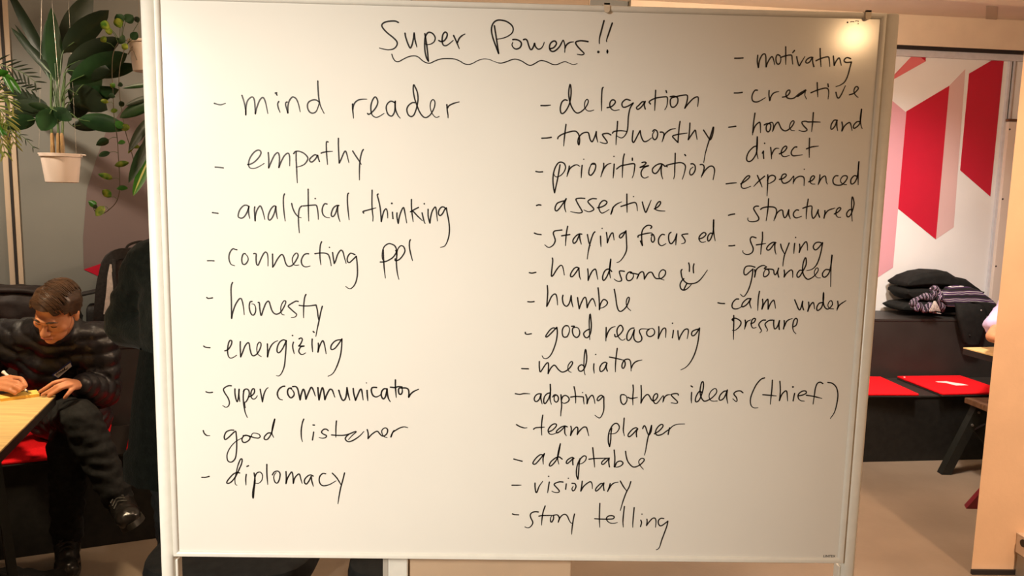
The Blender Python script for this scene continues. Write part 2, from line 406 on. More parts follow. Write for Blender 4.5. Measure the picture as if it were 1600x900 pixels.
# plastered wall end on the right and its skirting
wl = atz(1517, 896, 0)
bm = BM(); prism(bm, [V((wl.x, wl.y, 0)), V((4.6, wl.y, 0)), V((4.6, wl.y+0.16, 0)), V((wl.x+0.17, wl.y+0.16, 0))], (0, 0, CEIL)); struct('wall_right', bm, M['plaster'])
bm = BM(); box(bm, (wl.x-0.004, wl.y-0.012, 0), (4.6, wl.y-0.0005, 0.022), 0.002); struct('baseboard_right', bm, M['trim_dark'])
# pillar behind the board
def xat(px, py, y):
    d = at(px, py, 1)-CAM; return (CAM + d*((y-CAM.y)/d.y)).x
py_ = 0.34
bm = BM(); box(bm, (xat(638.5, 890, py_), py_, 0), (xat(893, 890, py_), py_+0.10, CEIL), 0.004); struct('wall_middle', bm, M['plaster_tan'])
bm = BM(); box(bm, (xat(607, 890, py_), py_-0.01, 0), (xat(638, 890, py_), py_+0.09, CEIL), 0.004); struct('trim_10', bm, M['frame'])
bm = BM(); box(bm, (xat(598, 890, py_+0.03), py_+0.03, 0), (xat(606.5, 890, py_+0.03), py_+0.09, CEIL), 0.002); struct('trim_11', bm, M['plaster_grey'])

# ================================================================== the whiteboard
ZB = CAM.z - 0.21953357            # centre of the board above the floor
HW, HH = 0.75, 0.60
wb = thing('mobile_whiteboard', (0, 0.03, 0), 'large white rolling whiteboard covered with handwritten lists of super powers', 'whiteboard')
bm = BM(); box(bm, (-HW+0.004, 0.0, ZB-HH+0.004), (HW-0.004, 0.014, ZB+HH-0.004)); obj('writing_panel', bm, M['board'], wb)
RW, RF = 0.0115, 0.0055
def rail(p0, p1, inw):
    """frame bar from corner p0 to p1 (x, z), mitred, bevelled towards the panel"""
    p0 = V((p0[0], 0, p0[1])); p1 = V((p1[0], 0, p1[1])); inw = V((inw[0], 0, inw[1])); t = (p1-p0).normalized()
    prof = [(0, 0.016), (0, -RF+0.0015), (0.0012, -RF), (RW*0.55, -RF), (RW*0.86, -0.0035), (RW, -0.0008), (RW, 0.016)]
    bm = BM()
    A = [bm.verts.new(p0 + inw*s + t*s + V((0, y, 0))) for s, y in prof]
    B = [bm.verts.new(p1 + inw*s - t*s + V((0, y, 0))) for s, y in prof]
    n = len(prof); bm.faces.new(A); bm.faces.new(B[::-1])
    for i in range(n): bm.faces.new((A[i], A[(i+1) % n], B[(i+1) % n], B[i]))
    return obj('frame_rail', bm, M['frame'], wb, smooth=True)
TL, TR, BL, BR = (-HW, ZB+HH), (HW, ZB+HH), (-HW, ZB-HH), (HW, ZB-HH)
rail(TL, TR, (0, -1)); rail(BL, BR, (0, 1)); rail(TL, BL, (1, 0)); rail(TR, BR, (-1, 0))
for s in (-1, 1):
    bm = BM(); cx = s*(HW+0.0165)
    n = 28; ring = [(0.0160*math.copysign(abs(math.cos(a))**0.8, math.cos(a)), 0.0185*math.copysign(abs(math.sin(a))**0.8, math.sin(a))) for a in [k*2*math.pi/n for k in range(n)]]
    zs = [(0.09, 1), (ZB+HH-0.002, 1), (ZB+HH+0.0005, 0.92)]
    rr = [[bm.verts.new((cx+x*k, 0.016+y*k, z)) for x, y in ring] for z, k in zs]
    for i in range(2):
        for k in range(n): bm.faces.new((rr[i][k], rr[i][(k+1) % n], rr[i+1][(k+1) % n], rr[i+1][k]))
    bm.faces.new(rr[0][::-1]); bm.faces.new(rr[-1])
    post = obj('post', bm, M['frame'], wb, smooth=True)
    bm = BM(); box(bm, (cx-s*0.016-(0.006 if s > 0 else -0.0), 0.006, 0.12), (cx-s*0.016+(0.0 if s > 0 else 0.006), 0.030, ZB-HH-0.012), 0.002)
    obj('post_insert', bm, M['frame'], post)
    bm = BM(); box(bm, (cx-0.022, -0.26, 0.065), (cx+0.022, 0.30, 0.095), 0.008); obj('foot', bm, M['frame'], wb, smooth=True)
    for yy in (-0.23, 0.27):
        bm = BM(); bmesh.ops.create_cone(bm, cap_ends=True, segments=24, radius1=0.032, radius2=0.032, depth=0.022, matrix=Matrix.Translation((cx, yy, 0.032)) @ Matrix.Rotation(math.pi/2, 4, 'Y'))
        cs = obj('castor', bm, M['sole'], wb, smooth=True)
        bm = BM(); box(bm, (cx-0.016, yy-0.012, 0.028), (cx+0.016, yy+0.012, 0.066), 0.004); obj('castor_fork', bm, M['alu'], cs)
bm = BM(); box(bm, (-HW-0.01, 0.008, 0.13), (HW+0.01, 0.03, 0.165), 0.004); obj('cross_bar', bm, M['frame'], wb)

# the handwriting, in tenths of a millimetre from the board's centre
WRITING = [
 ('Super', """-2571,5565 -2633,5589 -2731,5586 -2845,5561 -2905,5509 -2886,5446 -2796,5353 -2665,5254 -2596,5176 -2602,5104 -2664,5039 -2763,5017 -2861,5026 -2956,5047
-2433,5355 -2416,5268 -2370,5142 -2324,5063 -2288,5128 -2259,5256 -2246,5364 -2246,5364 -2226,5225 -2189,5086
-2027,5354 -1993,5167 -1967,4976 -1951,4809 -1951,4809 -1991,4880 -2021,5007 -2029,5135 -2023,5262 -1994,5342 -1945,5385 -1871,5365 -1817,5291 -1829,5211 -1894,5157 -1976,5139 -2029,5158
-1739,5226 -1690,5207 -1624,5232 -1576,5305 -1572,5372 -1614,5397 -1658,5343 -1673,5239 -1656,5152 -1607,5126 -1541,5155 -1444,5237
-1437,5333 -1386,5231 -1318,5076
-1356,5199 -1321,5280 -1264,5337 -1204,5371"""),
 ('Powers', """-604,5548 -574,5388 -540,5196 -507,5000 -507,5000 -551,5108 -608,5247 -652,5386 -661,5509 -623,5606 -552,5658 -462,5664 -353,5639 -252,5572 -216,5494 -240,5414 -329,5346 -437,5304 -545,5284
-219,5284 -165,5288 -92,5269 -42,5218 -61,5138 -133,5098 -197,5117 -235,5178 -218,5231
1,5289 43,5299 80,5265 109,5178 147,5100 184,5106 218,5181 230,5225 246,5164 302,5109 365,5123 409,5185 429,5247
547,5118 628,5147 680,5219 661,5271 615,5275 562,5233 540,5162 557,5092 612,5067 675,5095 746,5168 797,5266 818,5298 843,5249 860,5162 858,5056
861,5144 890,5206 952,5255 1033,5272
1333,5283 1251,5295 1160,5296 1079,5264 1109,5194 1194,5108 1259,5045 1215,5015 1118,5024"""),
 ('!!', """D1554,5082,28
1649,5708 1607,5532 1568,5356 1568,5250
1820,5664 1763,5484 1715,5324 1721,5293
1740,5122 1742,5069
D1741,5096,24"""),
 ('wavy underline', """-2702,4929 -2672,4847 -2623,4792 -2557,4786 -2467,4836 -2352,4890 -2237,4909 -2155,4884 -2072,4817 -1990,4776 -1908,4773 -1809,4820 -1694,4860 -1563,4871 -1414,4866 -1299,4825 -1216,4779 -1133,4764 -1051,4783 -936,4845 -821,4882 -706,4877 -589,4835 -506,4811
-507,4811 -445,4808 -337,4840 -228,4884 -138,4893 -28,4860 82,4798 155,4777 236,4811 335,4870 408,4880 518,4849 610,4811 701,4808 791,4846 873,4869 956,4843 1039,4816 1124,4836"""),
 ('dash before mind reader', """-6349,3855 -6283,3836 -6211,3830 -6120,3861"""),
 ('mind', """-5780,4029 -5741,3902 -5713,3760 -5709,3636 -5709,3636 -5702,3796 -5668,3921 -5604,3990 -5559,3999 -5529,3943 -5517,3818 -5513,3662 -5513,3662 -5482,3784 -5425,3927 -5370,3991 -5334,3983 -5299,3895 -5274,3771 -5256,3673
-5097,4091 -5065,4099 -5076,4078 -5062,4051
-5028,3923 -5050,3874 -5039,3794 -5004,3702
-4856,3918 -4884,3901 -4888,3851 -4867,3780 -4845,3695 -4845,3695 -4840,3835 -4811,3942 -4756,4014 -4719,4019 -4666,3981 -4622,3875 -4591,3725
-4196,3930 -4250,3968 -4322,3972 -4404,3934 -4439,3871 -4429,3782 -4388,3720 -4325,3704 -4261,3741 -4215,3849 -4196,3930
-4221,4354 -4220,4258 -4212,4099 -4199,3974 -4170,3850 -4099,3704"""),
 ('reader', """-3512,3908 -3508,3795 -3497,3681 -3492,3620
-3505,3795 -3496,3860 -3463,3934 -3397,3989 -3306,4010 -3215,4013
-3199,3724 -3183,3705 -3133,3731 -3059,3806 -3001,3904 -2992,3986 -3034,4062 -3083,4024 -3125,3918 -3133,3804 -3108,3699 -3042,3651 -2976,3661 -2860,3732
-2637,3954 -2687,3980 -2736,3979 -2794,3925 -2816,3844 -2786,3731 -2728,3683 -2678,3701 -2637,3799 -2629,3986 -2629,3986 -2632,3881 -2612,3784 -2570,3695 -2525,3644
-2224,3967 -2282,3962 -2356,3903 -2389,3821 -2363,3724 -2305,3682 -2247,3711 -2206,3801 -2174,3924 -2158,4054 -2175,4183 -2217,4279 -2251,4327 -2258,4214 -2233,4069 -2191,3940 -2132,3795 -2065,3699 -2006,3668 -1948,3688 -1883,3752 -1825,3867 -1806,3965 -1827,4027 -1868,4029 -1901,3963 -1903,3865 -1874,3777 -1824,3704 -1774,3676 -1716,3699
-1561,3942 -1551,3825 -1537,3744 -1533,3675
-1547,3874 -1511,3924 -1420,3971 -1305,4005"""),
 ('dash before empathy', """-6365,2554 -6290,2551 -6198,2541"""),
 ('empathy', """-5693,2620 -5632,2633 -5545,2684 -5457,2776 -5413,2862 -5433,2915 -5487,2920 -5563,2869 -5640,2761 -5675,2642 -5655,2561 -5580,2542 -5483,2572 -5352,2650
-5262,2876 -5254,2737 -5259,2562 -5259,2562 -5200,2696 -5134,2826 -5068,2881 -5037,2828 -5032,2721 -5047,2575 -5047,2575 -4996,2700 -4929,2820 -4853,2875 -4822,2801 -4822,2614
-4735,2867 -4702,2910 -4626,2918 -4530,2882 -4455,2809 -4450,2745 -4511,2658 -4598,2613 -4689,2589
-4685,2911 -4687,2750 -4680,2579 -4676,2407 -4669,2267
-4239,2835 -4293,2855 -4347,2822 -4402,2767 -4402,2718 -4359,2704 -4294,2759 -4239,2846 -4239,2846 -4229,2793 -4204,2718
-4167,2890 -4120,2908 -4033,2925 -3930,2934
-4021,3124 -4053,3123 -4058,3042 -4055,2893 -4036,2657
-3807,3202 -3808,3069 -3801,2877 -3793,2695 -3793,2695 -3754,2771 -3699,2901 -3662,2944 -3634,2881 -3592,2710
-3511,2948 -3451,2853 -3386,2758 -3334,2677
-3290,2985 -3321,2931 -3353,2801 -3369,2651 -3374,2500 -3374,2353"""),
 ('dash before analytical thinking', """-6447,1608 -6391,1601 -6332,1595"""),
 ('analytical', """-5684,1753 -5744,1778 -5804,1760 -5876,1678 -5912,1577 -5905,1523 -5850,1504 -5789,1534 -5727,1631 -5684,1753 -5684,1753 -5695,1692 -5692,1592 -5673,1502
-5564,1745 -5572,1675 -5568,1574 -5562,1454 -5562,1454 -5552,1575 -5515,1686 -5464,1761 -5434,1754 -5396,1648 -5359,1488
-5123,1765 -5163,1774 -5225,1712 -5277,1601 -5288,1510 -5259,1474 -5208,1522 -5156,1633 -5123,1765 -5123,1765 -5121,1684 -5110,1584 -5096,1508
-4939,2029 -4960,1968 -4966,1828 -4955,1648 -4934,1463
-4792,1832 -4773,1742 -4724,1632 -4655,1557 -4595,1538
-4578,1786 -4623,1745 -4648,1654 -4656,1513 -4652,1372 -4641,1220
-4552,1787 -4441,1799 -4341,1809 -4281,1806 -4257,1743 -4242,1622 -4239,1511
-4445,2139 -4445,1959 -4446,1759 -4444,1598 -4441,1473
D-4299,1946,18
-4055,1837 -4100,1842 -4136,1795 -4157,1705 -4138,1614 -4078,1561 -4002,1551
-3808,1812 -3859,1807 -3919,1760 -3960,1668 -3965,1598 -3931,1578 -3880,1640 -3829,1802 -3829,1802 -3833,1691 -3816,1571 -3785,1475
-3602,2074 -3622,2037 -3627,1897 -3614,1716 -3593,1515"""),
 ('thinking', """-3287,1664 -3302,1690 -3280,1705 -3166,1738 -3030,1779
-3108,2146 -3112,1988 -3112,1837 -3103,1686 -3091,1596 -3094,1497
-2982,2069 -3000,2043 -2970,1931 -2940,1781 -2924,1615 -2917,1493 -2917,1493 -2894,1600 -2864,1707 -2826,1760 -2803,1746 -2785,1670 -2782,1572
D-2696,1879,21
-2682,1695 -2679,1635 -2671,1562
-2588,1682 -2588,1606 -2573,1516 -2560,1463 -2560,1463 -2538,1592 -2501,1714 -2463,1788 -2440,1784 -2417,1671 -2381,1474
-2137,1805 -2213,1766 -2304,1711
-2284,1968 -2283,1825 -2270,1674 -2245,1504
-2251,1727 -2151,1623 -2052,1530
-2058,1693 -2038,1603 -2014,1512 -1994,1470
D-2014,1885,18
-1933,1772 -1932,1650 -1916,1560 -1892,1481 -1892,1481 -1875,1621 -1841,1743 -1789,1820 -1766,1790 -1750,1669 -1733,1530
-1561,1787 -1592,1821 -1645,1826 -1697,1769 -1715,1693 -1681,1644 -1628,1687 -1584,1771 -1549,1810 -1549,1810 -1530,1704 -1498,1553 -1478,1386 -1486,1234 -1523,1096 -1576,1003 -1662,973"""),
 ('dash before connecting ppl', """-6579,590 -6515,593 -6443,591"""),
 ('connecting', """-5959,836 -5999,845 -6038,855 -6087,806 -6124,717 -6124,612 -6086,524 -6010,496
-5785,756 -5817,755 -5846,706 -5860,625 -5846,545 -5807,524 -5758,562 -5724,636 -5739,700 -5778,748
-5605,759 -5578,766 -5554,744 -5559,647 -5550,542 -5519,519 -5486,584 -5427,714 -5378,788 -5346,797 -5318,757 -5308,652 -5311,503
-5211,759 -5211,638 -5211,484 -5211,484 -5175,533 -5108,656 -5043,738 -5003,752 -4972,699 -4934,562 -4887,507 -4830,513 -4782,546 -4725,623 -4675,721 -4683,777 -4714,790 -4763,744 -4796,662 -4782,565 -4734,531 -4659,539
-4451,779 -4499,781 -4555,748 -4604,650 -4597,561 -4550,508 -4486,503 -4421,521
-4318,784 -4237,799 -4131,803 -4063,789 -4025,751 -3995,645 -3977,534
-4174,1042 -4200,977 -4214,839 -4211,686 -4194,552
D-4011,926,16
-3945,817 -3934,723 -3912,585 -3912,585 -3881,647 -3842,770 -3789,856 -3751,867 -3721,819 -3691,697 -3661,593
-3474,781 -3523,804 -3569,809 -3614,759 -3638,682 -3623,621 -3585,614 -3524,669 -3447,747 -3447,747 -3432,640 -3422,487 -3426,333 -3457,193 -3511,99 -3572,52 -3626,63 -3671,99"""),
 ('ppl', """-2937,635 -2868,639 -2777,669 -2670,740 -2602,841 -2594,902 -2633,986 -2716,1027 -2777,1024 -2846,974 -2884,897 -2899,789 -2891,697 -2871,667
-2876,897 -2871,774 -2865,636 -2853,483 -2830,295
-2621,710 -2624,679 -2594,669 -2518,712 -2442,813 -2416,891 -2442,967 -2496,993 -2549,949 -2579,872 -2586,780
-2610,887 -2587,826 -2597,672 -2590,518 -2570,380 -2544,272
-2303,1122 -2321,1068 -2320,954 -2292,816 -2255,679"""),
 ('dash before honesty', """-6616,-196 -6590,-214 -6546,-210 -6496,-200"""),
 ('honesty', """-6064,137 -6088,86 -6101,-21 -6100,-274 -6103,-636 -6103,-636 -6077,-509 -6017,-344 -5943,-225 -5898,-203 -5872,-251 -5848,-378 -5834,-550
-5663,-262 -5704,-275 -5723,-357 -5713,-466 -5674,-547 -5630,-551 -5593,-482 -5591,-382 -5625,-323 -5669,-316
-5532,-281 -5509,-290 -5502,-408 -5483,-543 -5466,-552 -5431,-443 -5375,-305 -5325,-250 -5295,-277 -5261,-403 -5218,-493 -5157,-528 -5094,-509 -5049,-468 -4994,-380 -4947,-270 -4965,-234 -5001,-253 -5047,-345 -5057,-454 -5032,-526 -4984,-540
-4683,-244 -4733,-239 -4805,-277 -4895,-342 -4869,-387 -4772,-476 -4723,-520 -4738,-566 -4783,-591 -4836,-595
-4663,-329 -4556,-339 -4431,-333 -4306,-313 -4306,-313 -4280,-421 -4264,-567 -4247,-667
-4517,-90 -4545,-154 -4565,-300 -4572,-445 -4574,-594
-4172,-338 -4209,-475 -4247,-658 -4284,-823 -4317,-997"""),
 ('dash before energizing', """-6712,-1249 -6682,-1270 -6631,-1279 -6580,-1282"""),
 ('energizing', """-6265,-1346 -6193,-1314 -6129,-1218 -6111,-1134 -6147,-1114 -6185,-1188 -6207,-1335 -6192,-1461 -6146,-1502 -6084,-1484 -6015,-1437
-5929,-1137 -5935,-1246 -5930,-1473 -5930,-1473 -5887,-1371 -5833,-1234 -5770,-1159 -5740,-1190 -5726,-1306 -5693,-1421 -5643,-1441 -5570,-1387 -5506,-1270 -5490,-1176 -5524,-1145 -5566,-1198 -5583,-1314 -5560,-1408 -5489,-1459
-5355,-1177 -5353,-1320 -5356,-1463 -5356,-1463 -5323,-1320 -5259,-1193 -5186,-1128 -5134,-1106
-4950,-1103 -5011,-1083 -5084,-1127 -5136,-1222 -5152,-1327 -5118,-1369 -5056,-1315 -4992,-1198 -4950,-1099 -4950,-1099 -4959,-1271 -4976,-1461 -4999,-1652 -5053,-1801 -5116,-1876 -5174,-1871
D-4815,-986,18
-4797,-1132 -4814,-1195 -4809,-1279 -4784,-1384
-4677,-1057 -4631,-1035 -4607,-1076 -4643,-1161 -4685,-1214 -4685,-1214 -4572,-1212 -4572,-1212 -4644,-1234 -4686,-1319 -4656,-1382 -4605,-1396 -4537,-1359
-4396,-1056 -4401,-1178 -4389,-1335
-4373,-888 -4353,-908
-4267,-1144 -4264,-1217 -4276,-1340 -4276,-1340 -4243,-1217 -4191,-1107 -4160,-1094 -4130,-1194 -4101,-1373
-3759,-1062 -3831,-1063 -3914,-1096 -3986,-1181 -3997,-1265 -3956,-1275 -3884,-1221 -3759,-1041 -3759,-1041 -3771,-1251 -3803,-1441 -3876,-1654 -3960,-1804 -4064,-1869"""),
 ('dash before super communicator', """-6691,-2253 -6651,-2269 -6602,-2272 -6553,-2263"""),
 ('super', """-6146,-2113 -6199,-2111 -6264,-2140 -6315,-2192 -6292,-2267 -6222,-2384 -6195,-2485 -6218,-2562 -6276,-2592 -6340,-2555
-6070,-2179 -6072,-2264 -6058,-2382 -6028,-2466 -6001,-2381 -5987,-2262 -5980,-2186 -5980,-2186 -5988,-2313 -5970,-2461
-5875,-2201 -5894,-2328 -5892,-2481 -5878,-2599 -5858,-2709 -5816,-2815
-5888,-2235 -5850,-2184 -5801,-2183 -5769,-2225 -5766,-2301 -5797,-2394 -5839,-2463 -5864,-2472 -5865,-2531 -5854,-2599
-5772,-2352 -5714,-2326 -5655,-2257 -5654,-2181 -5686,-2173 -5720,-2233 -5730,-2326 -5707,-2385 -5667,-2401 -5625,-2375 -5591,-2324
-5528,-2179 -5509,-2297 -5484,-2457 -5484,-2457 -5461,-2338 -5426,-2228 -5384,-2160 -5356,-2143"""),
 ('communicator', """-4999,-2103 -5048,-2112 -5115,-2164 -5157,-2249 -5150,-2333 -5110,-2392 -5053,-2408
-4853,-2143 -4910,-2152 -4940,-2212 -4928,-2296 -4872,-2360 -4814,-2320 -4797,-2260 -4829,-2193 -4877,-2152
-4828,-2109 -4762,-2108 -4722,-2158 -4699,-2259 -4671,-2402 -4671,-2402 -4650,-2292 -4608,-2173 -4583,-2181 -4560,-2273 -4545,-2383 -4545,-2383 -4502,-2273 -4443,-2136 -4411,-2127 -4379,-2194 -4342,-2312
-4285,-2125 -4278,-2252 -4263,-2396 -4263,-2396 -4237,-2277 -4203,-2149 -4179,-2129 -4155,-2233 -4137,-2389 -4137,-2389 -4098,-2283 -4040,-2172 -3999,-2155 -3966,-2196 -3923,-2328
-3835,-2174 -3811,-2262 -3770,-2371 -3729,-2399 -3688,-2344 -3666,-2225 -3657,-2115 -3657,-2115 -3638,-2242 -3598,-2390
-3523,-2130 -3512,-2240 -3474,-2392 -3474,-2392 -3433,-2289 -3383,-2170 -3350,-2144 -3331,-2220 -3310,-2381
D-3238,-2002,14
-3224,-2168 -3219,-2269 -3208,-2396
-3018,-2100 -3079,-2098 -3120,-2115 -3132,-2175 -3104,-2267 -3046,-2309 -2989,-2299 -2923,-2256
-2791,-2127 -2857,-2128 -2907,-2188 -2915,-2281 -2874,-2352 -2824,-2297 -2791,-2135 -2791,-2135 -2783,-2245 -2758,-2347 -2722,-2411
-2717,-2088 -2627,-2094 -2545,-2072 -2462,-2071
-2611,-1925 -2611,-2056 -2602,-2192 -2593,-2313
-2462,-2101 -2528,-2106 -2544,-2165 -2528,-2233 -2495,-2244 -2465,-2206 -2462,-2138 -2479,-2080
-2462,-2101 -2380,-2103 -2330,-2136 -2317,-2221 -2321,-2306 -2321,-2306 -2281,-2237 -2215,-2177 -2108,-2124"""),
 ('dash before good listener', """-6774,-3122 -6756,-3180 -6706,-3228 -6637,-3232"""),
 ('good', """-6116,-3102 -6189,-3103 -6278,-3143 -6322,-3235 -6319,-3304 -6290,-3311 -6222,-3257 -6087,-3128 -6066,-3185 -6059,-3369 -6068,-3569 -6094,-3724 -6147,-3802 -6207,-3826 -6265,-3788 -6277,-3680 -6245,-3572 -6168,-3448 -6063,-3346 -5928,-3268
-5913,-3221 -5824,-3220 -5766,-3258 -5797,-3327 -5872,-3374 -5923,-3367 -5944,-3314 -5928,-3260 -5868,-3213 -5766,-3235 -5678,-3264 -5590,-3273 -5548,-3239 -5573,-3186 -5647,-3164 -5713,-3173 -5752,-3257
-5330,-3152 -5382,-3160 -5449,-3230 -5461,-3284 -5429,-3306 -5384,-3290 -5324,-3205 -5285,-3097 -5245,-2944 -5226,-2840 -5226,-2840 -5268,-2975 -5293,-3143 -5279,-3204 -5255,-3253"""),
 ('listener', """-4597,-2830 -4631,-2924 -4656,-3086 -4653,-3249 -4633,-3339
-4387,-3118 -4397,-3191 -4415,-3299
-4399,-2960 -4368,-2961
-4071,-3081 -4109,-3051 -4170,-3057 -4217,-3116 -4179,-3160 -4110,-3195 -4128,-3237 -4197,-3256 -4270,-3239
-3997,-3179 -3866,-3186 -3727,-3181 -3605,-3147 -3492,-3096 -3466,-3105 -3553,-3187 -3632,-3279
-3890,-2862 -3903,-3021 -3905,-3229
-3622,-3158 -3675,-3207 -3701,-3262 -3667,-3310 -3606,-3324 -3501,-3277 -3379,-3185 -3295,-3088
-3222,-3047 -3201,-3137 -3205,-3249 -3205,-3249 -3135,-3163 -3047,-3095 -2995,-3083 -2960,-3124 -2908,-3178 -2856,-3186 -2795,-3131 -2777,-3049 -2812,-3005 -2864,-3015 -2905,-3069 -2891,-3150 -2847,-3204 -2789,-3218
-2707,-3206 -2681,-3129 -2638,-3060
-2699,-3193 -2664,-3102 -2594,-3047 -2507,-2997 -2420,-2972 -2338,-2989"""),
 ('dash before diplomacy', """-6837,-4180 -6754,-4179 -6676,-4156"""),
 ('diplomacy', """-6010,-4070 -6072,-4060 -6157,-4105 -6264,-4227 -6297,-4298 -6256,-4310 -6192,-4270 -6106,-4159 -6029,-4005 -5963,-3851 -5951,-3763 -5982,-3753 -6037,-3874 -6082,-4049 -6118,-4225 -6110,-4324 -6079,-4352
-5868,-4101 -5881,-4200 -5880,-4343
-5850,-3919 -5814,-3901
-5696,-4066 -5679,-4241 -5704,-4439 -5725,-4638 -5738,-4594 -5729,-4462 -5702,-4329 -5677,-4153 -5633,-4065 -5560,-4046 -5513,-4118 -5532,-4228 -5607,-4302 -5680,-4296
-5416,-3865 -5418,-4084 -5404,-4325
-5299,-4104 -5256,-4038 -5183,-4015 -5131,-4069 -5144,-4190 -5187,-4283 -5239,-4275 -5269,-4181 -5257,-4104 -5215,-4048
-5001,-4024 -4997,-4166 -5005,-4298 -5005,-4298 -4965,-4166 -4901,-4055 -4869,-4037 -4849,-4142 -4845,-4292 -4845,-4292 -4808,-4164 -4733,-4079 -4702,-4092 -4682,-4173 -4652,-4289
-4408,-4119 -4461,-4093 -4524,-4116 -4592,-4194 -4599,-4271 -4558,-4303 -4504,-4236 -4451,-4126 -4451,-4126 -4441,-4225 -4407,-4352
-4135,-4062 -4198,-4057 -4262,-4123 -4277,-4222 -4242,-4310 -4169,-4338 -4042,-4303 -3905,-4218
-3988,-4047 -3894,-4151 -3790,-4326
-3721,-4039 -3758,-4194 -3811,-4393 -3844,-4570 -3871,-4748"""),
 ('dash before delegation', """395,3970 499,3972 596,3985"""),
 ('delegation', """940,4089 885,4098 826,4044 799,3927 817,3831 861,3822 924,3887 986,4016 1013,4186 1013,4313 990,4417 966,4290 975,4143 1019,3995 1088,3880 1165,3835 1261,3884 1345,3982 1381,4078 1351,4120 1310,4066 1307,3960 1359,3893 1425,3882 1500,3905
1679,4371 1659,4328 1655,4138 1662,3894
1777,3960 1867,3984 1941,4060 1928,4113 1873,4118 1832,4057 1846,3962 1925,3907 2033,3924
2254,4120 2166,4139 2092,4074 2088,4010 2129,3975 2215,4003 2321,4069 2321,4069 2260,3961 2235,3833 2228,3748 2223,3529 2178,3404 2106,3347 2028,3371 2006,3389
2560,4096 2506,4095 2443,4029 2391,3975 2425,3940 2499,3999 2570,4107 2570,4107 2552,4032 2577,3952
2682,4056 2651,4098 2710,4146 2818,4187 2947,4207 3024,4203 3035,4107 3022,4011 2986,3947
2778,4338 2776,4144 2775,3927
2996,4335 3009,4298
3089,4215 3165,4227 3242,4197 3248,4091 3186,4009 3120,4014 3094,4109 3112,4183 3187,4213 3360,4253 3447,4245 3443,4117 3406,3988 3406,3988 3477,4086 3581,4195 3667,4224 3682,4144 3673,4027"""),
 ('dash before trustworthy', """430,3302 493,3306 556,3311 628,3325"""),
 ('trustworthy', """764,3300 775,3335 831,3379 918,3418 1017,3449 1092,3463 1149,3455 1195,3406 1216,3345 1225,3271 1215,3184 1195,3208 1189,3270 1210,3345 1270,3414 1345,3444 1402,3436 1423,3374 1444,3301 1484,3252 1520,3309 1554,3402 1568,3464 1568,3464 1574,3365 1606,3249
929,3597 916,3474 902,3313 893,3152
1876,3403 1812,3433 1736,3425 1699,3405 1739,3345 1805,3259 1788,3228 1731,3227 1654,3250
1910,3441 1936,3473 2011,3489 2099,3495 2214,3482
2007,3684 2003,3548 1993,3375 1991,3202
2341,3501 2332,3395 2333,3296 2360,3257 2401,3323 2453,3435 2488,3504 2488,3504 2512,3399 2554,3308 2599,3280 2661,3304 2735,3361
2754,3498 2784,3529 2836,3512 2861,3445 2843,3358 2800,3326 2760,3368 2756,3442 2792,3499
2913,3485 2963,3484 2993,3448 2987,3373 2960,3286
2982,3361 3010,3442 3088,3518 3150,3550 3231,3567
3319,3715 3306,3591 3301,3442 3296,3281 3296,3281 3223,3348 3176,3402 3219,3428 3319,3453 3483,3478
3529,3685 3529,3559 3523,3435 3512,3342 3512,3342 3562,3424 3620,3512 3651,3540 3674,3451 3698,3352
3824,3547 3890,3456 3958,3365 3984,3359 4017,3447 4033,3558 4027,3620 3995,3496 3958,3358 3916,3196 3886,3058 3863,2875"""),
 ('dash before prioritization', """324,2612 390,2601 466,2607"""),
 ('prioritization', """828,2761 812,2648 791,2498 758,2321 730,2175 730,2175 705,2283 688,2433 694,2571 729,2702 789,2797 852,2817 916,2788 946,2714 921,2626 860,2549 785,2510 734,2519 707,2558
1025,2740 1014,2665 998,2590 981,2521
992,2577 1033,2678 1107,2745 1182,2769 1246,2739
1294,2759 1285,2634 1282,2502
D1325,2888,14
1485,2782 1522,2807 1567,2796 1582,2734 1554,2640 1493,2561 1448,2575 1440,2637 1456,2712 1492,2782 1561,2783
1748,2812 1747,2719 1697,2530
1719,2618 1766,2719 1827,2789 1902,2816
D1958,2961,14
1969,2801 1965,2661 1958,2511
2026,2702 2111,2767 2219,2792 2339,2817 2401,2809 2404,2723 2389,2602 2361,2521
2176,3015 2158,2928 2151,2778 2150,2653 2152,2525
2348,2932 2350,2889
2555,2846 2609,2858 2643,2841 2598,2787 2519,2745 2519,2745 2613,2767 2696,2785 2696,2785 2600,2740 2549,2659 2553,2579 2596,2533 2643,2527 2703,2555
3046,2777 2990,2822 2922,2827 2842,2786 2784,2718 2794,2651 2843,2623 2889,2653 2940,2734 2983,2822 2983,2822 2967,2722 2980,2602 3011,2515
3094,2771 3066,2791 3139,2819 3260,2848 3368,2864 3444,2839 3480,2786 3471,2693 3455,2612 3426,2518
3250,3054 3254,2915 3254,2755 3258,2608 3242,2520
3454,3032 3472,3010
3593,2842 3640,2843 3684,2798 3688,2711 3645,2630 3598,2613 3575,2662 3592,2735 3644,2777
3791,2831 3838,2834 3874,2795 3872,2715 3825,2564
3837,2600 3893,2702 3970,2784 4037,2806 4086,2773 4104,2693 4080,2521"""),
 ('dash before assertive', """355,1899 401,1915 448,1910"""),
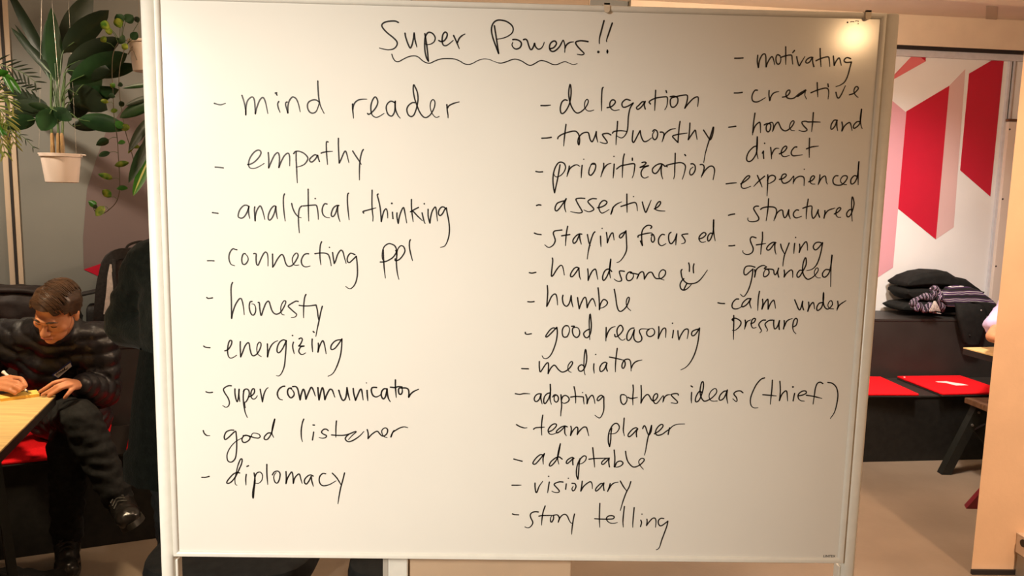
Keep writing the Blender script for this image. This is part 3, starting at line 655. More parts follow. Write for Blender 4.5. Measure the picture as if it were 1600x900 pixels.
 ('assertive', """958,2014 874,1993 792,1954 751,1870 759,1805 805,1806 886,1910 981,2057 981,2057 950,1967 953,1865 980,1779
1372,2069 1282,2074 1190,2055 1210,1991 1270,1890 1329,1790 1274,1761 1180,1768 1082,1788
1619,2068 1525,2068 1443,2015 1473,1960 1570,1860 1543,1816 1460,1792 1362,1827
1648,1880 1737,1900 1819,1948 1845,2005 1788,2037 1724,2002 1680,1918 1693,1825 1742,1770 1807,1790 1898,1848
1981,1896 1965,1822 1939,1750
1948,1775 1981,1887 2053,1963 2158,2015
2148,1918 2278,1962 2388,2001 2454,2003 2485,1944 2501,1833
2263,2180 2270,2014 2284,1795
D2407,2131,15
2598,2021 2626,1928 2678,1803 2721,1893 2783,2062
2863,1881 2936,1926 2985,1992 2978,2038 2932,2018 2888,1934 2891,1869 2977,1843 3090,1840"""),
 ('dash before staying focused', """325,1316 387,1295 469,1287"""),
 ('staying', """909,1394 828,1383 753,1368 727,1320 757,1232 773,1164 741,1082 674,1026 613,1024 553,1071
906,1269 981,1284 1080,1300
1029,1475 1012,1373 999,1223 994,1062
1335,1314 1280,1317 1213,1275 1154,1192 1156,1131 1184,1118 1230,1166 1287,1311 1287,1311 1297,1216 1331,1100
1455,1307 1474,1219 1498,1124 1527,1070
1613,1369 1580,1330 1543,1221 1513,1097 1490,974 1476,864 1469,784
1735,1279 1743,1170 1754,1058
D1764,1446,15
1859,1360 1877,1255 1888,1143 1888,1143 1918,1242 1963,1338 1996,1352 2012,1291 2029,1203
2275,1392 2221,1364 2155,1322 2140,1274 2164,1249 2211,1289 2275,1406 2275,1406 2287,1277 2299,1140 2306,1031 2287,935 2229,824 2164,747 2107,722"""),
 ('focus', """2538,1275 2544,1307 2613,1332 2728,1360 2817,1370 2850,1346
2800,1468 2824,1498 2791,1529 2720,1525 2652,1469 2617,1386 2616,1270 2626,1181 2640,1098 2640,1098 2593,1193
2819,1326 2857,1339 2885,1289 2894,1225 2864,1173 2831,1198 2822,1262 2845,1326
3101,1338 3050,1343 3001,1291 2978,1214 2995,1137 3048,1102 3099,1120 3142,1150
3240,1392 3203,1359 3192,1282 3211,1193 3246,1149 3289,1175 3337,1259 3364,1362 3364,1362 3356,1260 3354,1125
3600,1367 3538,1360 3475,1339 3509,1289 3551,1225 3541,1174 3477,1153"""),
 ('ed', """3846,1263 3928,1291 3989,1356 3974,1394 3935,1400 3880,1354 3845,1283 3874,1213 3927,1192 3991,1209
4130,1384 4084,1390 4036,1325 4034,1248 4061,1223 4103,1281 4141,1417 4147,1545 4140,1675 4140,1675 4141,1532 4162,1379 4196,1232"""),
 ('dash before handsome with a smiley', """238,469 296,460 379,479"""),
 ('handsome', """723,791 732,724 722,608 713,479 715,401 753,428 820,545 882,624 920,640 947,612 969,535 988,432
1302,587 1243,605 1180,559 1125,461 1127,403 1172,410 1234,489 1295,587 1295,587 1304,503 1316,413 1342,346
1486,574 1499,468 1504,328 1504,328 1533,417 1581,521 1637,571 1664,549 1686,459 1709,353
2003,529 1966,567 1914,577 1857,539 1816,435 1819,351 1852,339 1907,424 1953,554 1968,671 1973,793 1973,793 1957,632 1958,503 1983,387
2275,536 2213,545 2169,533 2189,451 2223,362 2208,327 2153,319 2097,339 2064,368
2434,518 2393,527 2346,495 2321,426 2338,357 2380,337 2434,359 2473,422 2463,484 2407,524
2407,504 2504,492 2560,479 2588,473 2551,375
2557,396 2601,500 2654,536 2690,516 2706,447 2713,378 2713,378 2741,434 2793,511 2848,530 2883,506 2921,437 2964,397 3019,394 3088,406 3154,477 3161,553 3121,586 3080,579 3034,523 3024,453 3047,398 3138,365"""),
 ('smiley face with its tongue out', """3565,401 3519,352 3489,268 3514,185 3571,154 3639,181 3705,245 3737,287
3514,601 3495,566 3506,490 3530,415 3589,339 3661,299 3744,298 3839,323 3919,387 3997,493 4063,598
3633,292 3608,243 3577,166
3652,744 3672,673 3675,563
3767,727 3756,647 3768,534"""),
 ('dash before humble', """221,-159 288,-163 357,-154"""),
 ('humble', """630,198 643,58 638,-97 631,-253 631,-253 668,-174 726,-40 787,17 826,0 849,-93 863,-218
973,-5 963,-75 986,-184 1035,-238 1081,-229 1125,-142 1149,-9 1149,-9 1163,-134 1195,-256
1288,-50 1307,-163 1332,-291 1332,-291 1367,-177 1417,-67 1455,-42 1481,-105 1502,-266 1502,-266 1537,-166 1596,-71 1628,-78 1661,-148 1687,-234
1724,169 1745,17 1762,-154 1768,-303 1768,-303 1787,-185 1838,-90 1892,-89 1938,-143 1912,-206 1844,-255 1774,-272
2073,145 2107,-7 2137,-179 2173,-296 2221,-334 2274,-310 2342,-238 2392,-127 2407,-40 2380,-25 2351,-73 2344,-167 2381,-253 2446,-311"""),
 ('dash before good reasoning', """183,-827 187,-856 229,-871 313,-856"""),
 ('good', """842,-732 783,-720 720,-761 657,-847 626,-907 653,-920 722,-859 861,-706 861,-706 875,-817 862,-976 827,-1122 773,-1268 710,-1362 640,-1401 587,-1384 560,-1338
1100,-669 1042,-670 991,-730 981,-822 1003,-901 1043,-920 1094,-899 1130,-813 1134,-727 1106,-668
1178,-678 1243,-676 1206,-726 1202,-798 1230,-877 1290,-922 1341,-888 1361,-815 1336,-730 1283,-698 1225,-712
1570,-733 1500,-767 1447,-827 1465,-893 1512,-925 1556,-898 1593,-818 1607,-686 1599,-568 1572,-398 1557,-529 1562,-687 1584,-963"""),
 ('reasoning', """1930,-692 1932,-829 1934,-987
1942,-904 1975,-791 2038,-701 2125,-665
2120,-841 2134,-889 2185,-877 2256,-809 2298,-726 2273,-659 2235,-637 2192,-675 2166,-751 2184,-855 2239,-936 2300,-965 2350,-934
2533,-692 2481,-700 2424,-753 2387,-851 2395,-949 2440,-963 2489,-894 2542,-729 2542,-729 2535,-849 2550,-938 2597,-990 2656,-997 2707,-958 2711,-891 2671,-809 2653,-749 2689,-711 2762,-707 2851,-711
2866,-708 2817,-761 2820,-829 2866,-870 2925,-864 2982,-811 2978,-736 2932,-692 2873,-705
3071,-652 3079,-764 3071,-914 3071,-914 3101,-824 3155,-711 3205,-680 3230,-732 3230,-889
D3366,-572,17
3393,-729 3389,-804 3378,-891
3490,-735 3502,-832 3524,-933 3524,-933 3554,-846 3622,-725 3688,-691 3719,-723 3716,-813 3703,-906
3947,-689 3881,-705 3809,-744 3793,-812 3829,-841 3886,-795 3961,-666 3961,-666 3954,-824 3935,-1019 3886,-1231 3806,-1414 3708,-1537 3599,-1599"""),
 ('dash before mediator', """123,-1628 196,-1631 269,-1631"""),
 ('mediator', """502,-1467 506,-1594 527,-1696 571,-1639 641,-1526 686,-1488 705,-1544 701,-1730 701,-1730 744,-1627 806,-1551 852,-1551 918,-1633 993,-1688 1066,-1678 1156,-1611 1222,-1507 1220,-1461 1188,-1461 1135,-1537 1129,-1630 1167,-1680 1204,-1694
1474,-1550 1428,-1522 1374,-1551 1351,-1598 1377,-1658 1432,-1662 1485,-1605 1526,-1465 1527,-1316 1498,-1177 1476,-1335 1474,-1540 1487,-1671 1508,-1745
1692,-1496 1690,-1593 1705,-1705
D1722,-1288,16
1976,-1476 1929,-1458 1866,-1496 1824,-1581 1836,-1656 1872,-1661 1926,-1607 1976,-1476 1976,-1476 1961,-1569 1992,-1653
2026,-1341 2136,-1361 2340,-1404
2187,-1147 2172,-1323 2163,-1491 2168,-1669
2340,-1404 2369,-1451 2372,-1525 2338,-1586 2305,-1554 2315,-1470 2367,-1395 2449,-1384 2492,-1449 2511,-1644
2512,-1579 2546,-1494 2616,-1428 2738,-1394"""),
 ('dash before adopting others ideas (thief)', """-3,-2189 93,-2203 186,-2185 313,-2187"""),
 ('adopting', """561,-2183 489,-2189 433,-2237 413,-2304 436,-2353 479,-2355 528,-2295 561,-2183 561,-2183 556,-2280 589,-2410
755,-2158 691,-2181 635,-2249 621,-2353 646,-2404 689,-2359 743,-2247 764,-2114 754,-1969 754,-1969 762,-2143 759,-2306 791,-2417
816,-2249 850,-2204 901,-2208 939,-2259 934,-2333 891,-2366 851,-2320 852,-2245 887,-2208
995,-2199 1005,-2302 1017,-2450 1006,-2584 1003,-2677
1012,-2302 1039,-2235 1096,-2212 1155,-2248 1179,-2307 1144,-2359 1073,-2390 1021,-2369
1210,-2247 1314,-2231 1459,-2236 1488,-2250 1495,-2324 1507,-2401
1275,-2014 1303,-2135 1318,-2268 1324,-2379
D1467,-2142,15
1537,-2187 1569,-2279 1572,-2390 1572,-2390 1598,-2293 1646,-2218 1689,-2203 1721,-2276 1746,-2383
1914,-2214 1870,-2197 1813,-2238 1791,-2297 1816,-2319 1866,-2281 1929,-2221 1940,-2347 1946,-2496 1930,-2590 1894,-2675 1856,-2707 1808,-2688 1755,-2647"""),
 ('others', """2382,-2175 2315,-2180 2301,-2245 2321,-2346 2366,-2393 2415,-2370 2448,-2287 2426,-2206 2376,-2175
2468,-2233 2521,-2255 2582,-2251 2674,-2230
2564,-1955 2577,-2065 2571,-2229 2582,-2402
2742,-1962 2755,-2112 2758,-2263 2757,-2358 2757,-2358 2787,-2276 2850,-2186 2899,-2163 2937,-2198 2971,-2260 3016,-2304 3076,-2277 3116,-2207 3108,-2151 3070,-2145 3030,-2196 3021,-2272 3049,-2347 3093,-2362 3140,-2321 3204,-2225 3245,-2187 3239,-2332
3244,-2306 3271,-2218 3330,-2166 3416,-2159
3571,-2165 3557,-2137 3489,-2132 3416,-2159 3456,-2215 3560,-2314 3531,-2352 3419,-2341"""),
 ('ideas', """3841,-1955 3873,-1977
3861,-2100 3860,-2213 3869,-2337
4086,-2097 4030,-2075 3969,-2177 3952,-2279 3987,-2312 4050,-2244 4106,-2051 4114,-1917 4095,-1854 4064,-1895 4044,-2052 4069,-2187 4129,-2281 4196,-2286 4313,-2217 4407,-2103 4402,-2024 4357,-2007 4283,-2071 4249,-2173 4283,-2263 4351,-2291 4439,-2283
4636,-2054 4570,-2067 4497,-2146 4474,-2237 4515,-2266 4589,-2201 4646,-2032 4646,-2032 4638,-2178 4670,-2335
4992,-2089 4934,-2049 4846,-2062 4794,-2119 4854,-2197 4874,-2265 4848,-2288 4778,-2228"""),
 ('(thief)', """5452,-1749 5371,-1784 5269,-1920 5183,-2147 5169,-2282 5198,-2384 5267,-2428 5348,-2420
5437,-2127 5570,-2136 5737,-2149
5626,-1798 5628,-2005 5621,-2163 5616,-2339
5793,-1818 5816,-2002 5817,-2182 5811,-2254 5811,-2254 5857,-2114 5929,-2034 5964,-2056 5982,-2168 5993,-2258
D6091,-1941,23
6139,-2087 6127,-2166 6117,-2256
6214,-2142 6323,-2118 6398,-2071 6372,-2027 6295,-2039 6223,-2108 6229,-2198 6288,-2247 6366,-2259
6401,-2123 6570,-2148 6751,-2190
6748,-1856 6691,-1825 6626,-1854 6590,-1967 6579,-2125 6564,-2324
6857,-1827 6959,-1848 7054,-1937 7099,-2094 7093,-2298 7052,-2503 6973,-2640"""),
 ('dash before team player', """38,-2885 113,-2928 212,-2958 271,-2951"""),
 ('team', """416,-2984 458,-2952 556,-2940 654,-2932
610,-2663 595,-2775 587,-2952 600,-3115
743,-3039 829,-3000 906,-2916 911,-2865 862,-2857 789,-2905 736,-3001 763,-3077 819,-3095 905,-3068 965,-3036
1153,-2919 1097,-2900 1012,-2933 928,-3011 923,-3055 966,-3048 1038,-2984 1103,-2907 1103,-2907 1100,-2996 1108,-3072 1143,-3122
1233,-2905 1247,-2981 1233,-3114 1233,-3114 1273,-3018 1344,-2928 1382,-2934 1390,-2991 1380,-3091 1380,-3091 1421,-3016 1505,-2926 1573,-2923 1599,-2988 1635,-3115"""),
 ('player', """2135,-2933 2123,-3063 2123,-3200 2105,-3353 2105,-3353 2075,-3269 2067,-3132 2085,-3009 2140,-2886 2204,-2828 2264,-2836 2303,-2911 2271,-3000 2200,-3055 2067,-3064
2401,-2702 2397,-2841 2393,-2977 2421,-3103
2713,-2945 2672,-2916 2594,-2954 2512,-3057 2505,-3112 2541,-3119 2605,-3063 2706,-2939 2706,-2939 2683,-3028 2694,-3123
2818,-2933 2849,-2868 2883,-2902 2921,-3010 2958,-3092
3012,-2859 2975,-3023 2949,-3119 2931,-3229 2916,-3353 2901,-3463 2882,-3540
3012,-2859 3012,-2968 2989,-3050 2958,-3092
3082,-3049 3179,-2986 3261,-2889 3259,-2842 3219,-2836 3149,-2898 3107,-2994 3123,-3062 3177,-3082 3262,-3053 3339,-2991 3416,-2935 3492,-2859 3597,-2823 3743,-2814
3415,-2908 3399,-2990 3389,-3058"""),
 ('dash before adaptable', """-4,-3669 85,-3693 181,-3716"""),
 ('adaptable', """649,-3571 579,-3562 491,-3635 424,-3739 435,-3780 485,-3769 572,-3665 668,-3536 668,-3536 641,-3644 650,-3778
1063,-3654 998,-3608 919,-3629 822,-3713 784,-3796 815,-3817 883,-3754 959,-3629 993,-3453 1013,-3305 1013,-3305 975,-3495 963,-3639 993,-3773
1327,-3634 1277,-3614 1189,-3667 1157,-3729 1182,-3756 1250,-3697 1313,-3624 1313,-3624 1299,-3696 1308,-3783
1457,-3642 1442,-3798 1438,-3963 1429,-4113 1429,-4113 1394,-4026 1389,-3881 1420,-3736 1477,-3632 1545,-3573 1595,-3599 1578,-3682 1510,-3745 1431,-3767
1657,-3650 1776,-3632 1955,-3625 2115,-3613
1732,-3385 1753,-3546 1774,-3690 1789,-3830
2105,-3623 2026,-3635 1948,-3708 1950,-3760 2000,-3749 2105,-3623 2105,-3623 2098,-3706 2118,-3819
2208,-3432 2231,-3621 2226,-3818 2226,-3818 2242,-3807 2278,-3714 2357,-3682 2415,-3722 2381,-3785 2293,-3823 2232,-3818
2462,-3457 2483,-3577 2528,-3700 2622,-3802 2703,-3811 2801,-3758 2877,-3674 2875,-3623 2815,-3617 2767,-3676 2780,-3748 2833,-3820 2875,-3865"""),
 ('dash before visionary', """-31,-4271 70,-4270 172,-4266"""),
 ('visionary', """478,-4214 481,-4307 502,-4423 530,-4413 574,-4286 649,-4169
795,-4186 779,-4303 764,-4435
D776,-4055,16
1099,-4182 1018,-4179 926,-4214 908,-4253 986,-4339 1025,-4397 988,-4427 913,-4422 856,-4395
1173,-4224 1163,-4347
D1215,-4094,14
1299,-4209 1365,-4218 1391,-4285 1360,-4363 1323,-4383 1303,-4335 1329,-4276
1525,-4157 1516,-4274 1501,-4387 1501,-4387 1563,-4273 1663,-4185 1718,-4170 1749,-4232 1756,-4329
2000,-4209 1935,-4210 1845,-4308 1828,-4367 1857,-4376 1929,-4307 2009,-4190 2009,-4190 2002,-4267 2019,-4365
2150,-4207 2126,-4305 2100,-4383
2118,-4344 2179,-4236 2243,-4187 2326,-4166
2372,-4142 2442,-4262 2522,-4368
2607,-4153 2574,-4279 2523,-4387 2456,-4593 2399,-4829"""),
 ('dash before story telling', """-5,-4936 39,-4951 132,-4956"""),
 ('story', """570,-4884 501,-4879 432,-4898 392,-4953 406,-5025 448,-5110 444,-5171 394,-5238 336,-5257 277,-5234
584,-4981 642,-4968 770,-4963 909,-4958
717,-4743 675,-4889 656,-5034 648,-5187
909,-4958 911,-5043 873,-5117 849,-5093 847,-5020 874,-4965
909,-4958 990,-4945 1032,-4993 1039,-5054 1018,-5127
1023,-5103 1056,-5011 1118,-4944 1175,-4933 1223,-4979 1261,-5064 1304,-5130 1339,-5133
1378,-4922 1354,-5062 1336,-5233 1327,-5398"""),
 ('telling', """1834,-5026 1962,-5032 2150,-5032 2244,-5021 2269,-4979 2228,-4951 2147,-4956 2095,-5009 2118,-5072 2180,-5120 2261,-5129 2344,-5109
1935,-4665 1935,-4850 1938,-5032 1953,-5226
2488,-4731 2475,-4899 2468,-5082 2483,-5215
2707,-4756 2698,-4938 2692,-5107 2696,-5217
2867,-5046 2887,-5105 2868,-5197
D2888,-4905,15
3005,-5022 3012,-5089 3002,-5171 3002,-5171 3055,-5089 3119,-5011 3172,-4992 3204,-5031 3211,-5115 3206,-5211
3382,-5003 3321,-4998 3269,-5044 3265,-5114 3302,-5170 3355,-5163 3427,-5105 3478,-5062 3478,-5062 3459,-5183 3403,-5371 3358,-5519 3321,-5667 3279,-5728 3246,-5739"""),
 ('dash before motivating', """4396,5027 4484,5030 4571,5037"""),
 ('motivating', """4875,5099 4874,4971 4903,4853 4903,4853 4917,4990 4963,5101 5014,5131 5043,5086 5054,4976 5065,4871 5065,4871 5095,4969 5150,5063 5185,5073 5215,5006 5242,4921
5341,5102 5287,5121 5259,5066 5270,4973 5309,4928 5351,4958 5363,5035 5342,5094
5361,5069 5464,5105 5552,5121 5588,5108 5602,5032 5620,4939
5449,5283 5460,5122 5473,4927
5604,5173 5637,5214
5691,5090 5719,4993 5757,4909 5791,4969 5862,5098
6030,5085 5977,5084 5910,5040 5887,4988 5924,4967 5975,4999 6021,5085 6021,5085 6037,4984 6067,4899
6102,5019 6191,5064 6312,5101 6365,5094 6386,5009 6402,4911
6171,5267 6189,5089 6217,4900
6460,5122 6476,5029 6492,4935 6492,4935 6522,5013 6569,5082 6596,5074 6623,4998 6642,4939
6826,5080 6754,5100 6703,5068 6697,5026 6744,5001 6849,5012 6849,5012 6824,4884 6791,4729 6738,4608 6655,4541 6560,4505"""),
 ('dash before creative', """4428,4323 4507,4326 4595,4339"""),
 ('creative', """4910,4391 4866,4390 4825,4337 4804,4251 4826,4174 4890,4150 4968,4169 5088,4244
5158,4388 5161,4294 5185,4188 5185,4188 5209,4278 5267,4348 5363,4376
5450,4263 5537,4286 5594,4356 5591,4407 5547,4398 5516,4337 5539,4260 5611,4236 5699,4255 5799,4344 5935,4424 5869,4354 5751,4274 5869,4363 5920,4390 5917,4312 5958,4236
6042,4367 6166,4421 6323,4468 6395,4453 6418,4376 6414,4247
6159,4575 6174,4439 6194,4285
6387,4555 6400,4499
6569,4388 6602,4294 6639,4275 6687,4348 6759,4530
6857,4344 6952,4380 7034,4468 7012,4514 6969,4501 6948,4423 6981,4347 7047,4296"""),
 ('dash before honest and direct', """4353,3619 4430,3631 4501,3642"""),
 ('honest', """4889,3920 4872,3726 4864,3470
4865,3517 4906,3651 4979,3729 5013,3711 5031,3521
5099,3684 5165,3714 5234,3697 5231,3592 5195,3544 5154,3572 5148,3667 5203,3725 5271,3736 5295,3660 5283,3550
5291,3575 5332,3690 5387,3748 5419,3701 5474,3608 5564,3572 5667,3641 5728,3746 5706,3784 5660,3745 5637,3649 5680,3590 5750,3580
6020,3767 5960,3780 5893,3760 5927,3694 6011,3611 5984,3576 5916,3570 5840,3593
6020,3767 6147,3771 6283,3769
6123,3961 6121,3775 6112,3569"""),
 ('and', """6642,3815 6573,3814 6521,3727 6518,3641 6548,3633 6602,3700 6633,3806 6633,3806 6641,3692 6664,3601
6742,3780 6764,3695 6756,3599 6756,3599 6807,3705 6890,3774 6931,3746 6971,3614
7133,3798 7064,3797 7001,3729 6996,3671 7035,3667 7117,3750 7135,3893 7138,4055 7138,4055 7127,3874 7147,3742 7183,3657"""),
 ('direct', """4970,3243 4903,3223 4811,3125 4769,3009 4784,2933 4843,2921 4908,2974 4969,3100 4978,3272 4968,3434 4968,3434 4969,3253 4979,3100 5012,2982
5096,3099 5117,3142
5117,3142 5122,3065 5133,2989
D5132,3304,17
5265,3221 5286,3107 5300,2983
5294,3069 5337,3166 5383,3205 5442,3206
5459,3092 5554,3142 5608,3220 5585,3257 5529,3218 5496,3131 5521,3055 5590,3037 5677,3068
5822,3244 5773,3237 5719,3165 5714,3098 5756,3060 5834,3066 5950,3084
6030,3210 6135,3251 6280,3273
6079,3431 6086,3240 6101,3030"""),
 ('dash before experienced', """4365,2441 4464,2456 4582,2468"""),
 ('experienced', """4676,2447 4768,2506 4850,2583 4848,2621 4791,2601 4711,2495 4688,2410 4719,2359 4796,2361 4890,2401
5175,2619 5056,2512 4957,2400
5020,2631 5075,2522 5137,2391
5240,2649 5250,2488 5253,2204
5244,2526 5271,2612 5346,2642 5406,2605 5392,2539 5309,2480 5252,2466
5496,2560 5572,2580 5635,2638 5613,2676 5557,2656 5533,2580 5568,2495 5626,2481 5710,2527 5763,2594 5799,2633 5795,2472
5798,2510 5841,2586 5915,2631 5992,2627 6024,2581 6029,2439
D6012,2783,13
6125,2521 6200,2556 6243,2623 6212,2651 6167,2612 6154,2527 6196,2480 6263,2476
6355,2673 6353,2569 6332,2464
6339,2493 6390,2598 6453,2651 6485,2619 6501,2534 6528,2482
6742,2663 6685,2656 6642,2585 6662,2496 6738,2464 6834,2475 6906,2543 6947,2629 6916,2667 6849,2656 6806,2588 6820,2522 6881,2486 6940,2478
7148,2662 7089,2670 7028,2593 7034,2508 7074,2500 7127,2558 7164,2700 7168,2965 7168,2965 7169,2757 7191,2483"""),
 ('dash before structured', """4453,1779 4518,1799 4583,1810"""),
 ('structured', """5083,1985 5026,1983 4982,1936 5035,1844 5104,1742 5092,1686 5009,1656 4914,1658 4874,1691 4872,1732
5134,1920 5179,1953 5291,1976 5405,1973 5464,1937 5479,1853 5433,1684
5290,2147 5291,1980 5282,1830 5267,1680
5449,1731 5489,1844 5560,1911 5608,1902 5623,1828 5656,1754 5701,1792 5739,1924 5739,1924 5746,1821 5784,1732
5948,1919 5900,1922 5848,1861 5852,1795 5912,1754 6023,1790
6040,1962 6123,1994 6226,2009 6234,1888 6250,1794 6282,1754 6334,1824 6373,1937 6373,1937 6374,1872 6413,1779
6140,2156 6126,1997 6122,1866 6127,1739
6516,1921 6521,1856 6509,1762
6514,1819 6583,1923 6730,1982
6725,1855 6803,1899 6855,1966 6824,1993 6771,1946 6759,1852 6802,1791 6868,1788
7093,1952 7046,1951 6994,1885 6999,1819 7038,1801 7090,1868 7133,2056 7114,2168 7082,2223 7080,2074 7101,1850 7122,1709"""),
 ('dash before staying grounded', """4501,1129 4563,1131 4624,1141"""),
 ('staying', """5072,1312 4986,1332 4950,1282 4970,1205 5024,1090 5013,1005 4946,957 4868,956 4812,993 4805,1032
5089,1161 5197,1179 5289,1196
5204,1436 5213,1295 5199,1140 5195,962
5506,1216 5443,1222 5361,1167 5315,1088 5345,1053 5398,1082 5490,1223 5490,1223 5488,1131 5502,1038 5525,969
5612,1187 5638,1103 5708,980
5794,1214 5749,1074 5710,949 5695,825 5691,716
5914,1209 5910,1108 5910,992
D5926,1336,16
6021,1195 6035,1111 6026,1017 6026,1017 6058,1111 6128,1228 6166,1245 6191,1176 6202,1067
6511,1221 6439,1246 6362,1225 6321,1147 6357,1083 6418,1103 6517,1236 6517,1236 6499,1058 6465,886 6412,745 6324,658 6217,629"""),
 ('grounded', """5088,681 4993,705 4900,693 4857,622 4863,528 4911,514 4970,569 5047,641 5047,641 5043,516 5022,360 4990,228 4941,111 4878,38 4808,90
5086,626 5104,549 5093,467
5098,517 5122,627 5196,698 5280,723 5337,693
5337,693 5292,654 5380,632 5400,554 5350,491 5295,482 5284,537 5303,607 5355,655
5379,647 5465,641 5498,619 5510,557 5543,526 5585,605 5601,670 5601,670 5587,574 5617,477
5724,631 5739,561 5734,480 5734,480 5783,562 5864,634 5904,619 5916,564 5922,474
6115,631 6060,630 6011,551 6023,488 6069,497 6125,600 6192,757 6184,881 6159,896 6128,787 6122,646 6153,538 6213,461 6277,443 6382,511 6460,622 6456,684 6417,683 6383,605 6404,527 6463,481 6525,479
6701,658 6622,656 6565,577 6578,507 6634,500 6699,579 6728,705 6740,861 6742,985 6735,830 6743,612 6762,291"""),
 ('dash before calm under pressure', """4331,-106 4398,-119 4475,-121"""),
 ('calm', """4775,-16 4718,-22 4655,-95 4641,-181 4682,-229 4769,-227 4862,-177
5024,-1 4957,-12 4876,-91 4852,-168 4891,-181 4973,-118 5043,-1 5043,-1 5020,-98 5060,-212
5219,159 5204,20 5203,-113 5206,-258
5297,-12 5309,-111 5297,-227 5297,-227 5337,-111 5398,-14 5419,-42 5431,-225 5431,-225 5472,-108 5525,-34 5554,-49 5593,-206"""),
 ('under', """5999,-12 6049,-117 6104,-222 6141,-202 6174,-38 6174,-38 6175,-134 6207,-226
6304,-55 6317,-151 6299,-257 6299,-257 6339,-141 6392,-63 6423,-91 6444,-202
6603,-59 6537,-79 6495,-157 6500,-225 6538,-228 6601,-155 6627,8 6616,166 6617,8 6647,-125 6700,-192 6757,-191 6828,-103 6809,-22 6765,-27 6732,-104 6766,-181 6864,-195
6938,-24 6955,-120 6938,-226
6941,-188 6992,-100 7120,-7"""),
 ('pressure', """4658,-471 4689,-499 4667,-451 4743,-440 4842,-496 4856,-564 4812,-642 4739,-702 4677,-703
4691,-377 4701,-547 4706,-741 4716,-906
4947,-475 4958,-562 4945,-675
4955,-620 4987,-513 5062,-467
5076,-550 5142,-520 5170,-452 5136,-433 5091,-482 5088,-589 5130,-646 5197,-631
5389,-467 5322,-474 5250,-557 5284,-643 5317,-701 5285,-750
5543,-464 5466,-475 5388,-545 5408,-612 5450,-679 5433,-713
5572,-464 5575,-570 5603,-657 5658,-608 5697,-471 5697,-471 5690,-568 5704,-665
5799,-469 5808,-547 5796,-654
5808,-605 5862,-478 5973,-418
6015,-601 6070,-561 6088,-454 6050,-416 6006,-475 5995,-602 6021,-698 6077,-756"""),
 ('stray marker smudges', """D6706,5807,18
6765,5818 6798,5825 6840,5824
6873,5835 6889,5843
6922,5844 6928,5827
D6931,5787,11
D25085,5427,15
D26579,-4610,13
D26639,-4887,10
D22275,-5419,10
D16248,-5657,10"""),
]

def ribbon(bm, P, hw, y, taper=True):
    n = len(P); T = []
    for i in range(n):
        d = P[min(i+1, n-1)]-P[max(i-1, 0)]; T.append(d.normalized() if d.length > 1e-7 else V((1, 0)))
    L_ = [0]
    for i in range(1, n): L_.append(L_[-1]+(P[i]-P[i-1]).length)
    tot = max(L_[-1], 1e-6); ls = []
    def wd(i):
        k = L_[i]/tot
        return hw*(1 - (0.42*max(0, (k-0.62)/0.38) if taper and tot > 0.02 else 0))
    for i in range(n):
        nn = V((-T[i].y, T[i].x))*wd(i)
        ls.append((bm.verts.new((P[i].x+nn.x, y, P[i].y+nn.y)), bm.verts.new((P[i].x-nn.x, y, P[i].y-nn.y))))
    for i in range(n-1): bm.faces.new((ls[i][0], ls[i+1][0], ls[i+1][1], ls[i][1]))
    for i in (0, n-1): disc(bm, P[i], wd(i), y)
def disc(bm, p, r, y, n=10):
    c = [bm.verts.new((p.x+r*math.cos(k*2*math.pi/n), y, p.y+r*math.sin(k*2*math.pi/n))) for k in range(n)]
    bm.faces.new(c)
def write_strokes(bm, txt, hw, y, origin=V((0, 0)), scale=1e-4):
    for st in txt.split('\n'):
        if st.startswith('D'):
            x, z, r = [float(q) for q in st[1:].split(',')]
            disc(bm, origin+V((x, z))*scale, r*scale, y); continue
        P = [origin+V([float(c) for c in q.split(',')])*scale for q in st.split()]
        run = [P[0]]; runs = []
        for p in P[1:]:
            if (p-run[-1]).length < 1e-9: runs.append(run); run = [p]
            else: run.append(p)
        runs.append(run)
        for k, R in enumerate(runs):
            if len(R) < 2: continue
            S = smoothpts([(q.x, q.y, 0) for q in R], 4)
            ribbon(bm, [V((q.x, q.y)) for q in S], hw, y, taper=(k == len(runs)-1))
HWID = {'wavy underline': 0.00115, 'Super': 0.0016, 'Powers': 0.0016, '!!': 0.0017, 'communicator': 0.0017, 'stray marker smudges': 0.0008}
for name, txt in WRITING:
    bm = BM(); write_strokes(bm, txt, HWID.get(name, 0.00148), -0.0004, V((0, ZB)))
    if name.startswith('dash'): obj('bullet_dash', bm, M['ink'], wb)
    elif name == 'wavy underline': tag(obj('wavy_underline', bm, M['ink'], wb), 'wavy hand drawn underline below the heading')
    elif name == 'stray marker smudges': tag(obj('marker_smudge', bm, M['ink'], wb), 'tiny stray marker smudges')
    else: tag(obj('handwritten_word', bm, M['ink'], wb), ('drawn %s' if 'smiley' in name else 'handwritten word %s') % name)
# maker's mark in the lower right corner of the panel
cu = bpy.data.curves.new('mark', 'FONT'); cu.body = 'LINTEX'; cu.size = 0.0088; cu.extrude = 0.0001; cu.space_character = 1.05
to = bpy.data.objects.new('mark', cu); COL.objects.link(to)
dg = bpy.context.evaluated_depsgraph_get(); me = bpy.data.meshes.new_from_object(to.evaluated_get(dg)); bpy.data.objects.remove(to)
wmk = max(v.co.x for v in me.vertices)
bm = BM(); bm.from_mesh(me); bpy.data.meshes.remove(me)
p = V((xat(1286, 870, 0), 0, 0)); d_ = at(1286, 870.5, 1)-CAM; zmk = (CAM+d_*(-CAM.y/d_.y)).z
wd_ = xat(1305, 870, 0)-p.x
bm.transform(Matrix.Translation((p.x, -0.0006, zmk)) @ Matrix.Rotation(math.pi/2, 4, 'X') @ Matrix.Diagonal((wd_/wmk, wd_/wmk, 1, 1)))
tag(obj('maker_mark', bm, M['logo'], wb), 'small grey printed lettering in the corner')
